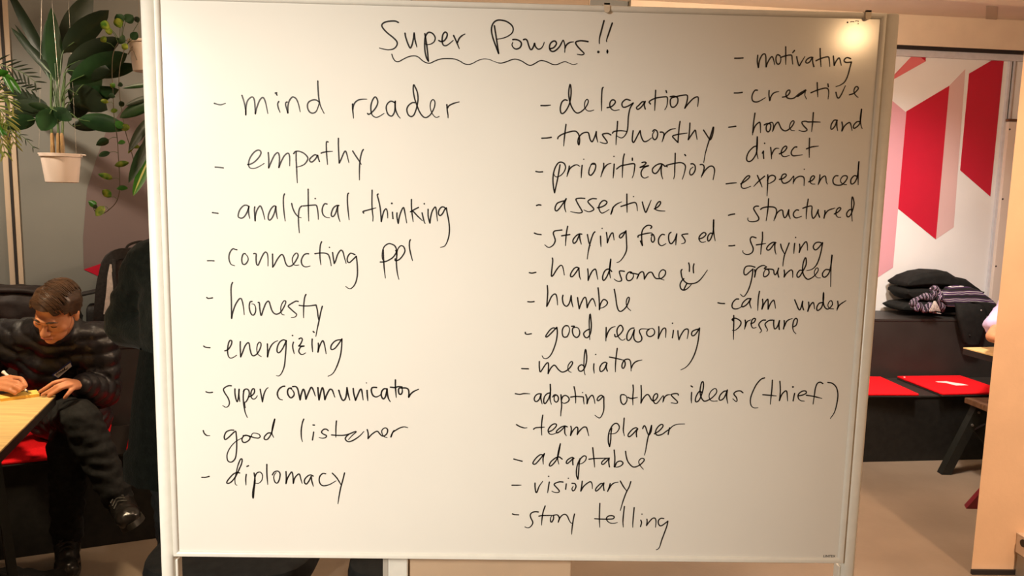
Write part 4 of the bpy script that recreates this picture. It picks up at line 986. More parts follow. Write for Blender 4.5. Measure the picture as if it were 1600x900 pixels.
# clips hooked over the top rail
for px, py, lab in ((947.5, 13, 'small pale clip hooked over the top rail above the exclamation marks'), (1354, 22.5, 'small pale clip hooked over the top rail near its right corner')):
    x = xat(px, py, 0); zt = ZB+HH
    bm = BM()
    hw = 0.0058
    pts = [(-hw, 0.004), (-hw, -0.010), (-hw*0.7, -0.0135), (0, -0.0150), (hw*0.7, -0.0135), (hw, -0.010), (hw, 0.004)]
    prism(bm, [V((x+a, -0.0092, zt+b)) for a, b in pts], (0, 0.0035, 0))
    box(bm, (x-hw, -0.0092, zt+0.0006), (x+hw, 0.019, zt+0.004)); box(bm, (x-hw, 0.0165, zt-0.012), (x+hw, 0.019, zt+0.002))
    o = obj('clip', bm, M['hook'], None); tag(o, lab, 'clip', None)

# ================================================================== benches along the glass
BT, SH, BV = 0.815, 0.415, 0.44          # top of the backrest box, seat height, seat depth
MIT = math.tan((ANG['L']-ANG['R'])/2)     # the two benches meet in a mitre
def bench(a, u0, u1, label):
    W_ = WL if a == 'L' else WR
    o = thing('bench', W_ @ V(((u0+u1)/2, 0.3, 0)), label, 'bench')
    def part(nm, v0, v1, z0, z1, bev, m):
        bm = BM(); box(bm, (u0, v0, z0), (u1, v1, z1), bev)
        for v in bm.verts:
            if a == 'L' and v.co.x > u1-0.01: v.co.x += MIT*v.co.y
            if a == 'R' and v.co.x < u0+0.01: v.co.x -= MIT*v.co.y
        bm.transform(W_); obj(nm, bm, m, o)
    part('base', 0.0, GV-0.006, 0.0, SH-0.012, 0.002, M['bench'])
    part('seat_board', -0.006, BV-0.001, SH-0.0118, SH, 0.002, M['bench_grey'])
    part('backrest', BV, GV-0.006, SH-0.0115, BT-0.018, 0.002, M['bench_grey'])
    part('ledge', BV-0.003, GV-0.006, BT-0.0178, BT, 0.003, M['bench_grey'])
    return o
bench('L', -6.2, -0.002, 'long black bench with grey backrest on the left behind the writing man')
bench('R', 0.002, 3.6, 'black bench with grey backrest on the right below the printed glass')

def cushion(a, u0, u1, rot, label, group=None, mark=None, v0=-0.035, v1=0.405):
    W_ = WL if a == 'L' else WR
    c = V(((u0+u1)/2, (v0+v1)/2, SH)); hx, hy = (u1-u0)/2, (v1-v0)/2
    X = W_ @ Matrix.Translation(c) @ Matrix.Rotation(rot, 4, 'Z')
    o = thing('seat_cushion', X @ V((0, 0, 0)), label, 'cushion', group)
    bm = BM(); box(bm, (-hx, -hy, 0.0005), (hx, hy, 0.009), 0.003, mx=X); obj('underside', bm, M['felt_dark'], o)
    bm = BM(); vs = box(bm, (-hx, -hy, 0.0092), (hx, hy, 0.024), 0.006, 3, mx=X)
    top = obj('felt_top', bm, M['felt_red'], o, smooth=True)
    bm = BM(); bmesh.ops.create_cone(bm, cap_ends=True, segments=16, radius1=0.006, radius2=0.005, depth=0.004, matrix=X @ Matrix.Translation((-hx+0.022, hy-0.045, 0.026)))
    tag(obj('snap_button', bm, M['felt_white'], o), 'white snap button')
    if mark:
        bm = BM()
        if mark == 'oval':
            P = [(0.062*math.cos(t), 0.045*math.sin(t)) for t in [k*2*math.pi/28 for k in range(28)]]
            prism(bm, [X @ V((x-0.03, y, 0.0245)) for x, y in P], (0, 0, 0.0008))
            for k in range(4): prism(bm, [X @ V((-0.068+k*0.026+q, 0.052+r, 0.0245)) for q, r in ((0, 0), (0.017, 0), (0.012, 0.022), (0.003, 0.022))], (0, 0, 0.0008))
        else:
            prism(bm, [X @ V((x, y, 0.0245)) for x, y in [(-0.075, 0.055), (0.005, 0.058), (0.012, 0.040), (0.02, 0.035), (0.07, -0.02), (0.075, -0.05), (-0.01, -0.05), (-0.03, 0.015), (-0.055, 0.03), (-0.072, 0.035)]], (0, 0, 0.0008))
        tag(obj('printed_emblem', bm, M['felt_white'], top), 'white printed emblem')
    return o
cushion('R', 1.085, 1.565, -0.06, 'red felt seat cushion with oval white emblem beside the whiteboard post', None, 'oval')
cushion('R', 1.705, 2.165, 0.02, 'red felt seat cushion with slanted white emblem beside the peach wall end', None, 'slant')
cushion('L', -3.325, -2.925, 0.02, 'red felt seat cushion underneath the seated writing man', v0=-0.03)
cushion('L', -2.84, -2.42, 0.0, 'red felt seat cushion between the seated man and the whiteboard post', v0=-0.03)
cushion('L', -3.80, -3.36, 0.01, 'red felt seat cushion at the left edge below the plywood table', v0=-0.03)

# ================================================================== tables and trestles
def slab(bm, pts, z0, z1): prism(bm, [V((p[0], p[1], z0)) for p in pts], (0, 0, z1-z0))
c0 = atz(87, 617.5, 0.75); c1 = atz(0, 705, 0.75); c0.z = c1.z = 0
e = (c1-c0).normalized(); f_ = V((e.y, -e.x, 0))
if f_.x > 0: f_ = -f_
lt = thing('table', c0+e*0.7+f_*0.4, 'plywood topped table with black edges where the seated man writes', 'table')
lt.location.z = 0
Q = [c0, c0+e*1.5, c0+e*1.5+f_*0.72, c0+f_*0.72]
bm = BM(); slab(bm, Q, 0.7445, 0.75); obj('tabletop', bm, M['wood'], lt)
bm = BM(); slab(bm, [c0, c0+e*1.5, c0+e*1.5+f_*0.72, c0+f_*0.72], 0.712, 0.7443); obj('table_edge', bm, M['edge_black'], lt)
for i, (s, t) in enumerate(((1.25, 0.08), (1.25, 0.64), (0.42, 0.64), (0.42, 0.10))):
    p = c0+e*s+f_*t; q = c0+e*(s+(0.09 if s > 1 else -0.06))+f_*(t+(-0.03 if t < 0.3 else 0.03))
    bm = BM(); tube(bm, [V((p.x, p.y, 0.7115)), V((q.x, q.y, 0.0))], 0.02, 4); obj('leg', bm, M['steel_black'], lt)
# right table: plywood corner showing beside the wall end, maroon splayed legs
a0 = atz(1505, 543, 0.75); b0 = atz(1551, 555, 0.75); a0.z = b0.z = 0
e = (b0-a0).normalized(); f_ = V((-e.y, e.x, 0))
if f_.x < 0: f_ = -f_
rt = thing('table', a0+e*0.5+f_*0.4, 'plywood topped table partly hidden by the peach wall end', 'table')
Q = [a0, a0+e*1.1, a0+e*1.1+f_*0.75, a0+f_*0.75]
bm = BM(); slab(bm, Q, 0.7445, 0.75); obj('tabletop', bm, M['wood'], rt)
bm = BM(); slab(bm, Q, 0.710, 0.7443); obj('table_edge', bm, M['edge_black'], rt)
ft = atz(1517, 795, 0.0)
for dx, s in ((0, 0), (1.05, 0)):
    top = a0+e*0.62+f_*(0.18+dx*0.4); bot = V((ft.x+dx, ft.y, 0))
    bm = BM()
    dv = (bot-top).normalized(); wv = V((0.045, 0.03, 0))
    P = [V((top.x-0.03, top.y, 0.7095)), V((top.x+0.03, top.y, 0.7095)), V((bot.x+0.035, bot.y, 0)), V((bot.x-0.025, bot.y, 0))]
    prism(bm, P, (0.02, 0.05, 0)); obj('leg', bm, M['maroon'], rt)
for dx in (0.25, 0.5):
    top = a0+e*0.2+f_*dx
    bm = BM(); tube(bm, [V((top.x, top.y, 0.7095)), V((top.x+(0.05 if dx > 0.3 else 0.1), top.y+0.02, 0.0))], 0.022, 4); obj('leg', bm, M['maroon'], rt)
# wooden stool on black trestle legs
s0 = atz(1507, 621, 0.45); s1 = atz(1540, 634, 0.45); s0.z = s1.z = 0
e = (s1-s0).normalized(); f_ = V((-e.y, e.x, 0))
if f_.x < 0: f_ = -f_
st = thing('trestle_stool', s0+e*0.15+f_*0.25, 'brown wooden stool on splayed black steel legs under the right table', 'stool')
bm = BM(); slab(bm, [s0, s0+e*0.30, s0+e*0.30+f_*0.5, s0+f_*0.5], 0.418, 0.45); bmesh.ops.bevel(bm, geom=bm.edges[:], offset=0.003, segments=2, affect='EDGES'); obj('seat', bm, M['wood_brown'], st)
foot = atz(1474, 741, 0.0)
def leg_bar(top, bot, wdt, name, par):
    bm = BM(); d = V((wdt, 0.012, 0))
    prism(bm, [V(top)-V((wdt, 0, 0)), V(top)+V((wdt, 0, 0)), V(bot)+V((wdt, 0, 0)), V(bot)-V((wdt, 0, 0))], (0.0, 0.05, 0)); return obj(name, bm, M['steel_black'], par)
tp = s0+e*0.06+f_*0.07; tp.z = 0.4175
l1 = leg_bar(tp, (foot.x+0.012, foot.y-0.01, 0), 0.028, 'leg', st)
tp2 = tp+V((0.30, 0, 0)); leg_bar(tp2, (tp2.x+0.16, foot.y-0.01, 0), 0.028, 'leg', st)
tp3 = tp+e*0.16; 
leg_bar((tp3.x+0.02, tp3.y, 0.4175), (tp3.x+0.12, tp3.y-0.14, 0), 0.025, 'leg', st); leg_bar((tp3.x+0.28, tp3.y, 0.4175), (tp3.x+0.34, tp3.y-0.14, 0), 0.025, 'leg', st)
for k, (s, z) in enumerate(((0.10, 0.37), (0.28, 0.30))):
    q = V(tp).lerp(V((foot.x+0.012, foot.y-0.01, 0)), s)
    bm = BM(); bmesh.ops.create_cone(bm, cap_ends=True, segments=12, radius1=0.008, radius2=0.007, depth=0.008, matrix=Matrix.Translation((q.x, q.y-0.003, q.z)) @ Matrix.Rotation(math.pi/2, 4, 'X'))
    obj('bolt', bm, M['bolt'], l1)
bm = BM(); prism(bm, [V((tp.x-0.02, tp.y+0.02, 0.26)), V((tp.x+0.12, tp.y+0.02, 0.10)), V((tp.x+0.16, tp.y+0.02, 0.16)), V((tp.x+0.05, tp.y+0.02, 0.30))], (0, 0.02, 0)); obj('brace', bm, M['steel_black'], st)

# low shallow unit standing against the wall end at the right edge
dd = at(1589.5, 832, 1)-CAM; dp_ = 0.10
t_ = (wl.y-0.002-CAM.y)/dd.y; c = CAM+dd*t_; yf = wl.y-dp_
cb = thing('wall_cabinet', (c.x+0.15, yf+0.05, 0), 'low white and grey cabinet against the peach wall at the right edge', 'cabinet')
zf = (CAM+(at(1588, 864, 1)-CAM)*t_).z
bm = BM(); box(bm, (c.x+0.002, yf+0.002, 0.0), (c.x+0.30, wl.y-0.013, zf-0.002), 0.002); obj('base', bm, M['cab_grey'], cb)
bm = BM(); box(bm, (c.x, yf, zf), (c.x+0.302, wl.y-0.0005, c.z-0.007), 0.003); df = obj('upper_box', bm, M['cab_white'], cb)
bm = BM(); box(bm, (c.x-0.002, yf-0.002, c.z-0.0065), (c.x+0.304, wl.y-0.0005, c.z), 0.002); obj('top', bm, M['cab_white'], cb)
hd_ = at(1599, 849, 1)-CAM; hc = CAM+hd_*((c.x-CAM.x)/hd_.x)
bm = BM(); bmesh.ops.create_cone(bm, cap_ends=True, segments=24, radius1=0.017, radius2=0.015, depth=0.006, matrix=Matrix.Translation((c.x-0.002, min(max(hc.y, yf+0.02), wl.y-0.02), hc.z)) @ Matrix.Rotation(-math.pi/2, 4, 'Y')); obj('finger_pull', bm, M['steel_black'], df, smooth=True)

# black upholstered stools half hidden behind the board
def padded_stool(cx, cy, wx, top, label):
    o = thing('padded_stool', (cx, cy, 0), label, 'stool')
    prof = [(0.36, -0.20), (0.74, -0.17), (0.87, -0.11), (0.965, -0.072), (1.0, -0.045), (0.97, -0.012), (0.88, -0.002), (0.5, 0.0)]
    bm = BM(); n = 44; rings = []
    for k, z in prof:
        ring = []
        for i in range(n):
            a = i*2*math.pi/n; ca, sa = math.cos(a), math.sin(a); q = (abs(ca)**4+abs(sa)**4)**-0.25
            ring.append(bm.verts.new((cx+ca*q*k*wx/2, cy+sa*q*k*wx/2*0.92, top+z)))
        rings.append(ring)
    for i in range(len(rings)-1):
        for k in range(n): bm.faces.new((rings[i][k], rings[i][(k+1) % n], rings[i+1][(k+1) % n], rings[i+1][k]))
    bm.faces.new(rings[0][::-1]); bm.faces.new(rings[-1])
    obj('seat', bm, M['fabric_black'], o, smooth=True)
    for sx in (-1, 1):
        for sy in (-1, 1):
            bm = BM(); tube(bm, [(cx+sx*wx*0.16, cy+sy*wx*0.15, top-0.19), (cx+sx*wx*0.30, cy+sy*wx*0.28, 0)], [0.016, 0.011], 10); obj('leg', bm, M['steel_black'], o, smooth=True)
p = at(371, 862, 2.28); padded_stool(p.x+0.01, p.y, 0.475, p.z+0.045, 'black padded stool below the lower left corner of the whiteboard')
p = at(660, 895, 2.38); padded_stool(p.x, p.y, 0.43, at(575, 889, 2.20).z, 'smaller black padded stool beside the pale pillar trim under the whiteboard')
# black bag on the floor in the lower left corner
p = atz(20, 905, 0.05)
bg = thing('floor_bag', (p.x, p.y, 0), 'crumpled black bag on the floor in the lower left corner', 'bag')
bm = BM()
for k in range(9):
    ellipsoid(bm, (p.x-0.16+0.04*k, p.y-0.06+0.03*math.sin(k*1.7), 0.06+0.012*math.sin(k*2.3)), (0.06, 0.09, 0.052+0.012*math.cos(k*1.9)), sub=2)
remeshed('bag_body', bm, 0.012, M['fabric_black'], bg, 3)
bm = BM(); tube(bm, smoothpts([(p.x-0.1, p.y-0.1, 0.10), (p.x-0.05, p.y-0.14, 0.16), (p.x+0.03, p.y-0.14, 0.15), (p.x+0.07, p.y-0.1, 0.10)]), 0.008, 8, 0.5); obj('handle', bm, M['fabric_black'], bg, smooth=True)

# ================================================================== garments on the right ledge
def wl_pt(a, px, py, v):
    u, z = on_wall(a, px, py, v)
    return (WL if a == 'L' else WR) @ V((u, v, z))
def loft(name, sections, m, parent=None, sub=1, nz=0.0, closed=True):
    """sections: list of closed rings (equal point counts)"""
    bm = BM(); R = [[bm.verts.new(p) for p in s] for s in sections]; n = len(R[0])
    for i in range(len(R)-1):
        for k in range(n): bm.faces.new((R[i][k], R[i][(k+1) % n], R[i+1][(k+1) % n], R[i+1][k]))
    bm.faces.new(R[0][::-1]); bm.faces.new(R[-1])
    if sub: bmesh.ops.subdivide_edges(bm, edges=bm.edges[:], cuts=sub, use_grid_fill=True, smooth=0.12)
    if nz:
        for v in bm.verts: v.co += V((noise.noise(v.co*14), noise.noise(v.co*14+V((5, 1, 2))), noise.noise(v.co*14+V((1, 7, 3)))))*nz
    return obj(name, bm, m, parent, smooth=80)
def folded(px_pts_top, px_pts_bot, v0, v1, m, name, parent=None, nz=0.003, sub=2, a='R'):
    """a soft folded layer whose upper and lower outlines follow the photo, v0..v1 deep on the ledge"""
    secs = []
    px_pts_top, px_pts_bot = list(px_pts_top), list(px_pts_bot)
    for P in (px_pts_top, px_pts_bot):                 # blunt, slightly rounded ends
        s_ = 2.0 if P is px_pts_top else -2.0
        P.insert(1, (P[0][0]+1.5, P[0][1])); P[0] = (P[0][0], P[0][1]+s_)
        P.insert(len(P)-1, (P[-1][0]-1.5, P[-1][1])); P[-1] = (P[-1][0], P[-1][1]+s_)
    for (tx, ty), (bx, by) in zip(px_pts_top, px_pts_bot):
        ring = []
        vm = (v0+v1)/2
        ut, zt = on_wall(a, tx, ty, v0+0.35*(v1-v0)); ub, zb = on_wall(a, bx, by, v0)
        zb = max(zb, BT+0.001); zt = max(zt, zb+0.006); zm = (zt+zb)/2; u = (ut+ub)/2
        h = (zt-zb)/2
        for k in range(14):
            t = k*2*math.pi/14; ca, sa = math.cos(t), math.sin(t); q = (abs(ca)**5+abs(sa)**5)**(-1/5)
            ring.append((WL if a == 'L' else WR) @ V((u, vm - ca*q*(v1-v0)/2, zm+sa*q*h)))
        secs.append(ring)
    return loft(name, secs, m, parent, sub, nz)
lay = [
 ('folded_jumper', 'fabric_black', [(1405, 476), (1412, 472), (1440, 470), (1470, 473), (1500, 478), (1513, 481)], [(1405, 486), (1412, 488), (1440, 489), (1470, 490), (1500, 490), (1513, 488)], 0.525, 0.76, 'black folded jumper lying lowest in the clothes pile on the ledge', 'jumper'),
 ('folded_trousers', 'fabric_black', [(1413, 449.5), (1420, 449), (1445, 449), (1475, 450), (1500, 452), (1512, 455)], [(1413, 463), (1420, 469), (1445, 468.5), (1475, 471), (1500, 476), (1512, 480)], 0.53, 0.76, 'black folded trousers below the dark jacket on the clothes pile', 'trousers'),
 ('folded_jacket', 'fabric_black', [(1413.5, 438), (1422, 432), (1440, 425), (1458, 421.5), (1476, 422.5), (1490, 431), (1506, 434), (1522, 446), (1532, 455)], [(1413.5, 449), (1422, 450.5), (1440, 450.5), (1458, 450.5), (1476, 451), (1490, 452), (1506, 452), (1522, 456), (1532, 459)], 0.53, 0.76, 'black folded jacket on top of the clothes pile by the glass', 'jacket'),
]
for nm, mm, tp_, bt_, v0, v1, lab, cat in lay:
    o = folded(tp_, bt_, v0, v1, M[mm], nm); tag(o, lab, cat)
o = folded([(1474, 457), (1482, 448), (1496, 446), (1515, 448), (1533, 455), (1547, 466), (1556, 473)], [(1474, 472), (1482, 480), (1496, 481), (1515, 480), (1533, 483), (1547, 490), (1556, 492)], 0.462, 0.522, M['scarf'], 'striped_cardigan', None, 0.003)
tag(o, 'black cardigan with purple and white stripes draped over the right of the pile', 'cardigan')
# scarf: knotted loop with fringe
def scarf():
    o = thing('scarf', wl_pt('R', 1450, 485, 0.44), 'bunched purple and white knitted scarf with fringe hanging before the pile', 'scarf')
    P = [wl_pt('R', x, y, v) for x, y, v in ((1424, 478, 0.42), (1432, 468, 0.42), (1446, 463, 0.415), (1456, 466, 0.41), (1459, 458, 0.41), (1455, 452, 0.42), (1463, 452, 0.41), (1470, 461, 0.40), (1466, 468, 0.40), (1471, 478, 0.41), (1473, 486, 0.42))]
    S = smoothpts(P, 4)
    bm = BM(); tube(bm, S, [0.020+0.006*math.sin(i*0.9) for i in range(len(S))], 12, 0.8); obj('wrap', bm, M['scarf_knit'], o, smooth=80)
    bm = BM(); S = smoothpts([wl_pt('R', x, y, v) for x, y, v in ((1428, 484, 0.42), (1434, 478, 0.41), (1443, 483, 0.405), (1452, 478, 0.405), (1460, 484, 0.415))], 5)
    tube(bm, S, [0.024+0.006*math.sin(i*1.3) for i in range(len(S))], 12, 0.8); obj('wrap', bm, M['scarf_knit'], o, smooth=80)
    bm = BM()
    for k in range(9):
        a_ = wl_pt('R', 1459.5+0.25*k, 470.5, 0.375); b_ = wl_pt('R', 1452+2.1*k, 486+0.5*math.sin(k), 0.375); m_ = (a_+b_)/2+V((0.002*math.sin(k*2), -0.004, 0))
        tube(bm, smoothpts([a_, m_, b_], 3), 0.0030, 5)
    tube(bm, smoothpts([wl_pt('R', x, y, 0.42) for x, y in ((1452, 487), (1460, 488), (1466, 489.5), (1470, 490))], 3), 0.0035, 6)
    tag(obj('fringe', bm, M['mesh_white'], o, smooth=True), 'white fringe threads')
scarf()
# coat hanging over the backrest
co = thing('hanging_coat', wl_pt('R', 1518, 500, 0.42), 'black coat hanging over the bench backrest beside the wall end', 'coat')
def drape(px_l, px_r, ys, v, th, nm):
    secs = []
    for (xl, xr, y, vv) in zip(px_l, px_r, ys, v):
        pl = wl_pt('R', xl, y, vv); pr = wl_pt('R', xr, y, vv); ring = []
        for k in range(16):
            t = k*2*math.pi/16; c_, s_ = math.cos(t), math.sin(t)
            q = (pl+pr)/2 + (pr-pl)/2*math.copysign(abs(c_)**0.6, c_) + WR.to_3x3() @ V((0, 1, 0))*th*math.copysign(abs(s_)**0.7, s_)
            ring.append(q)
        secs.append(ring)
    return loft(nm, secs, M['fabric_black'], co, 1, 0.004)
drape((1493, 1494, 1495, 1499, 1503, 1505), (1530, 1538, 1540, 1538, 1531, 1528), (474, 482, 495, 512, 528, 537), (0.425, 0.40, 0.385, 0.385, 0.385, 0.385), 0.030, 'sleeve')
drape((1515, 1528, 1532, 1535), (1545, 1553, 1555, 1556), (472, 478, 486, 493), (0.42, 0.415, 0.41, 0.41), 0.02, 'collar')
bm = BM(); bmesh.ops.create_icosphere(bm, subdivisions=2, radius=0.006, matrix=Matrix.Translation(wl_pt('R', 1515, 524, 0.352))); obj('button', bm, M['steel_black'], co)
bm = BM(); bmesh.ops.create_icosphere(bm, subdivisions=2, radius=0.007, matrix=Matrix.Translation(wl_pt('R', 1533, 485, 0.372))); tag(obj('buckle', bm, M['bolt'], co), 'shiny metal buckle')

# ================================================================== things on the left ledge
# backpack
bp = thing('backpack', wl_pt('L', 185, 520, 0.60), 'black backpack with pale strap lining standing on the left bench ledge', 'backpack')
Rl = WL.to_3x3()
ub, zb0 = on_wall('L', 190, 512, 0.52)
tilt = Rl @ Matrix.Rotation(math.radians(-5), 3, 'Y')
c = WL @ V((ub+0.072, 0.61, BT+0.240))
bm = BM(); vs = rbox(bm, (0, 0, 0), (0.165, 0.105, 0.222), e=4.5)
for v in vs:                                          # narrower, rounder top
    k = max(0, v.co.z/0.222); v.co.x *= 1-0.16*k*k
X = Matrix.Translation(c) @ tilt.to_4x4()
bm.transform(X); obj('main_body', bm, M['pack'], bp, smooth=True)
bm = BM(); vs = rbox(bm, (-0.02, -0.095, 0.03), (0.085, 0.02, 0.15), e=5); bm.transform(X); tag(obj('back_panel', bm, M['pack_grey'], bp, smooth=True), 'brown grey padded panel')
def ribbon3(pts, w0, th, m, nm, par, nrm):
    S = smoothpts(pts, 5); bm = BM(); rings = []
    W_ = w0 if isinstance(w0, (list, tuple)) else [w0]*len(pts)
    for i, p in enumerate(S):
        t = (S[min(i+1, len(S)-1)]-S[max(i-1, 0)]).normalized(); s = t.cross(nrm).normalized()
        k = i/(len(S)-1)*(len(W_)-1); j = min(int(k), len(W_)-2); ww = W_[j]*(1-(k-j))+W_[j+1]*(k-j)
        rings.append([bm.verts.new(p+s*ww+nrm*th), bm.verts.new(p-s*ww+nrm*th), bm.verts.new(p-s*ww-nrm*th), bm.verts.new(p+s*ww-nrm*th)])
    for i in range(len(rings)-1):
        for k in range(4): bm.faces.new((rings[i][k], rings[i][(k+1) % 4], rings[i+1][(k+1) % 4], rings[i+1][k]))
    bm.faces.new(rings[0][::-1]); bm.faces.new(rings[-1])
    return obj(nm, bm, m, par, smooth=True)
nL = Rl @ V((0, -1, 0))
sv = 0.475
ribbon3([wl_pt('L', x, y, v) for x, y, v in ((205, 395, 0.50), (184, 397, 0.485), (168, 414, 0.475), (160, 445, 0.47), (157, 475, 0.47), (153, 502, 0.48), (150, 515, 0.50))], [0.022, 0.024, 0.024, 0.026, 0.026, 0.020, 0.012], 0.007, M['pack'], 'shoulder_strap', bp, nL)
tag(ribbon3([wl_pt('L', x, y, v) for x, y, v in ((173, 413, 0.463), (172, 432, 0.460), (171.5, 452, 0.458), (169, 472, 0.459), (163, 491, 0.465))], [0.004, 0.0115, 0.014, 0.014, 0.004], 0.003, M['mesh_white'], 'strap_lining', bp, nL), 'pale mesh strap lining')
ribbon3([wl_pt('L', x, y, v) for x, y, v in ((178, 405, 0.475), (178, 430, 0.462), (181, 455, 0.46), (176, 480, 0.462), (165, 497, 0.47), (155, 510, 0.49))], [0.008, 0.008, 0.008, 0.008, 0.010, 0.012], 0.006, M['pack'], 'strap_edge', bp, nL)
bm = BM(); tube(bm, smoothpts([wl_pt('L', x, y, v) for x, y, v in ((196, 391, 0.55), (201, 383, 0.55), (213, 378.5, 0.55), (224, 378, 0.55), (233, 386, 0.56))], 5), 0.006, 8, 0.6); obj('grab_handle', bm, M['pack'], bp, smooth=True)
q0 = on_wall('L', 141, 460, 0.56)
bm = BM(); rbox(bm, (0, 0, 0), (0.035, 0.07, 0.085), e=5); bm.transform(WL @ Matrix.Translation((q0[0]+0.012, 0.60, BT+0.10))); obj('side_pocket', bm, M['pack'], bp, smooth=True)
bm = BM(); box(bm, (-0.05, -0.06, -0.005), (0.04, 0.06, 0.006), 0.003, mx=WL @ Matrix.Translation((q0[0]+0.005, 0.59, on_wall('L', 141, 458, 0.55)[1])) @ Matrix.Rotation(math.radians(-12), 4, 'Y')); obj('pocket_flap', bm, M['pack'], bp)
for x, y in ((183.5, 458), (176, 482), (161, 509)):
    bm = BM(); p = wl_pt('L', x, y, 0.452); box(bm, (-0.009, -0.004, -0.012), (0.009, 0.004, 0.012), 0.003, mx=Matrix.Translation(p) @ WL.to_3x3().to_4x4() @ Matrix.Rotation(0.5, 4, 'Y')); obj('strap_buckle', bm, M['steel_black'], bp)
# padded jacket lying on the ledge behind the seated man
jk = folded([(-60, 452), (-40, 450), (-10, 449.5), (20, 449), (45, 450), (70, 455), (95, 462), (112, 474), (122, 492)], [(-60, 530), (-40, 530), (-10, 530), (20, 530), (45, 530), (70, 530), (95, 530), (112, 530), (122, 530)], 0.46, 0.74, M['fabric_brownblack'], 'padded_coat', None, 0.014, 3, 'L')
tag(jk, 'brown black padded coat heaped on the ledge behind the seated man', 'coat')
bm = BM()
tube(bm, smoothpts([wl_pt('L', x, y, 0.49) for x, y in ((-50, 458), (-20, 455), (10, 454), (40, 455), (66, 459))], 4), 0.014, 10); o = obj('collar_roll', bm, M['fabric_brownblack'], jk, smooth=True)

# ================================================================== plants
def leaf(bm, base, tip, wid, side=None, droop=0.0, fold=0.25, n=10, wave=0.0, twist=0.0):
    """a pointed blade with a folded midrib; side = direction of its half width"""
    base, tip = V(base), V(tip); ax = tip-base; L_ = ax.length
    fw = (CAM-base).normalized()
    if side is None: side = ax.cross(fw)
    side = V(side); side = (side - ax*side.dot(ax)/(L_*L_)).normalized()
    up = side.cross(ax).normalized()
    if up.dot(fw) < 0: up = -up
    rows = []
    for i in range(n+1):
        t = i/n
        c = base+ax*t + V((0, 0, -1))*droop*L_*(t*t) + V((0, 0, 1))*droop*L_*t
        ww = wid*math.sin(math.pi*min(1, (t*0.94+0.03))**0.85)**0.8*(1 if 0 < i < n else 0.12)
        sd = (side*math.cos(twist*t)+up*math.sin(twist*t)); uu = sd.cross(ax).normalized()
        wv = wave*math.sin(t*9)
        rows.append([bm.verts.new(c-sd*ww-uu*(fold*ww+wv*ww)*(1 if uu.dot(fw) > 0 else -1)), bm.verts.new(c-sd*ww*0.5-uu*fold*0.35*ww*(1 if uu.dot(fw) > 0 else -1)),
                     bm.verts.new(c), bm.verts.new(c+sd*ww*0.5-uu*fold*0.35*ww*(1 if uu.dot(fw) > 0 else -1)), bm.verts.new(c+sd*ww-uu*(fold*ww-wv*ww)*(1 if uu.dot(fw) > 0 else -1))])
    for i in range(n):
        for k in range(4): bm.faces.new((rows[i][k], rows[i+1][k], rows[i+1][k+1], rows[i][k+1]))
def leaf_obj(base, tip, wid, m, parent, name='leaf', **kw):
    bm = BM(); leaf(bm, base, tip, wid, **kw)
    g = bmesh.ops.solidify(bm, geom=bm.faces[:], thickness=0.0008)
    return obj(name, bm, m, parent, smooth=75)
W0 = 3.42
PXM = W0/FOC
pl = thing('hanging_plant', at(98, 262, W0), 'broad leaved green plant in a white pot hung on wires', 'plant')
# pot
tp_, bt_ = at(95.5, 240, W0), at(96, 285.5, W0)
cz = at(96, 262, W0); r1, r0 = 28.5*PXM, 23*PXM
bm = BM(); lathe(bm, [(r0*0.9, bt_.z), (r0, bt_.z+0.003), (r1*0.97, tp_.z-0.016), (r1*0.97, tp_.z-0.015), (r1*1.04, tp_.z-0.014), (r1*1.05, tp_.z), (r1*0.97, tp_.z), (r1*0.95, tp_.z-0.018), (0.001, tp_.z-0.019)], (cz.x, cz.y, 0), 40)
pot = obj('pot', bm, M['pot'], pl, smooth=True)
bm = BM(); lathe(bm, [(0.002, tp_.z-0.030), (r1*0.93, tp_.z-0.028), (r1*0.93, tp_.z-0.0185), (r1*0.5, tp_.z-0.012), (0.002, tp_.z-0.010)], (cz.x, cz.y, 0), 24); obj('soil', bm, M['soil'], pot)
bm = BM()
tube(bm, [at(59, 239.5, W0), at(70, 240, W0)], 0.0032, 6); tube(bm, [at(122, 241.5, W0), at(134, 242.5, W0)], 0.0032, 6)
obj('rim_peg', bm, M['pot'], pl)
pot_c = V((cz.x, cz.y, tp_.z))
hang = V((cz.x+0.0, cz.y, CEIL-0.001))
for k, (x0, x1_, dp) in enumerate(((101, 86, -0.07), (60.5, 64, 0.03), (119, 110, 0.05))):
    a_ = at(x0, 241, W0+dp); b_ = at(x1_, 60, W0+dp*0.6); top_ = a_+(b_-a_)*((CEIL-0.001-a_.z)/(b_.z-a_.z))
    bm = BM(); tube(bm, [a_, top_], 0.0007, 6); obj('hanging_wire', bm, M['wire'], pl)
# stems
for x0, x1_, y1, dp, mm in ((83, 80, 150, 0.0, 'stem'), (94, 90, 150, 0.01, 'stem'), (98, 100, 140, -0.01, 'stem')):
    bm = BM(); tube(bm, smoothpts([at(x0, 241, W0+dp), at((x0+x1_)/2-1, 200, W0+dp), at(x1_, y1, W0+dp), at(x1_+1, 115, W0+dp)], 5), [0.0075, 0.006, 0.005, 0.0035, 0.003], 8) if False else tube(bm, smoothpts([at(x0, 241, W0+dp), at((x0+x1_)/2-1, 200, W0+dp), at(x1_, y1, W0+dp), at(x1_+1, 115, W0+dp)], 5), 0.0055, 8)
    obj('stem', bm, M[mm], pl, smooth=True)
for x0, dp in ((82.5, -0.012), (92, -0.012), (98, -0.02)):
    bm = BM(); tube(bm, smoothpts([at(x0, 239.5, W0+dp), at(x0-0.5, 225, W0+dp), at(x0-1.5, 208, W0+dp)], 4), [0.0095]*4+[0.008]*4+[0.005], 8); obj('sheath', bm, M['stem_tan'], pl, smooth=True)
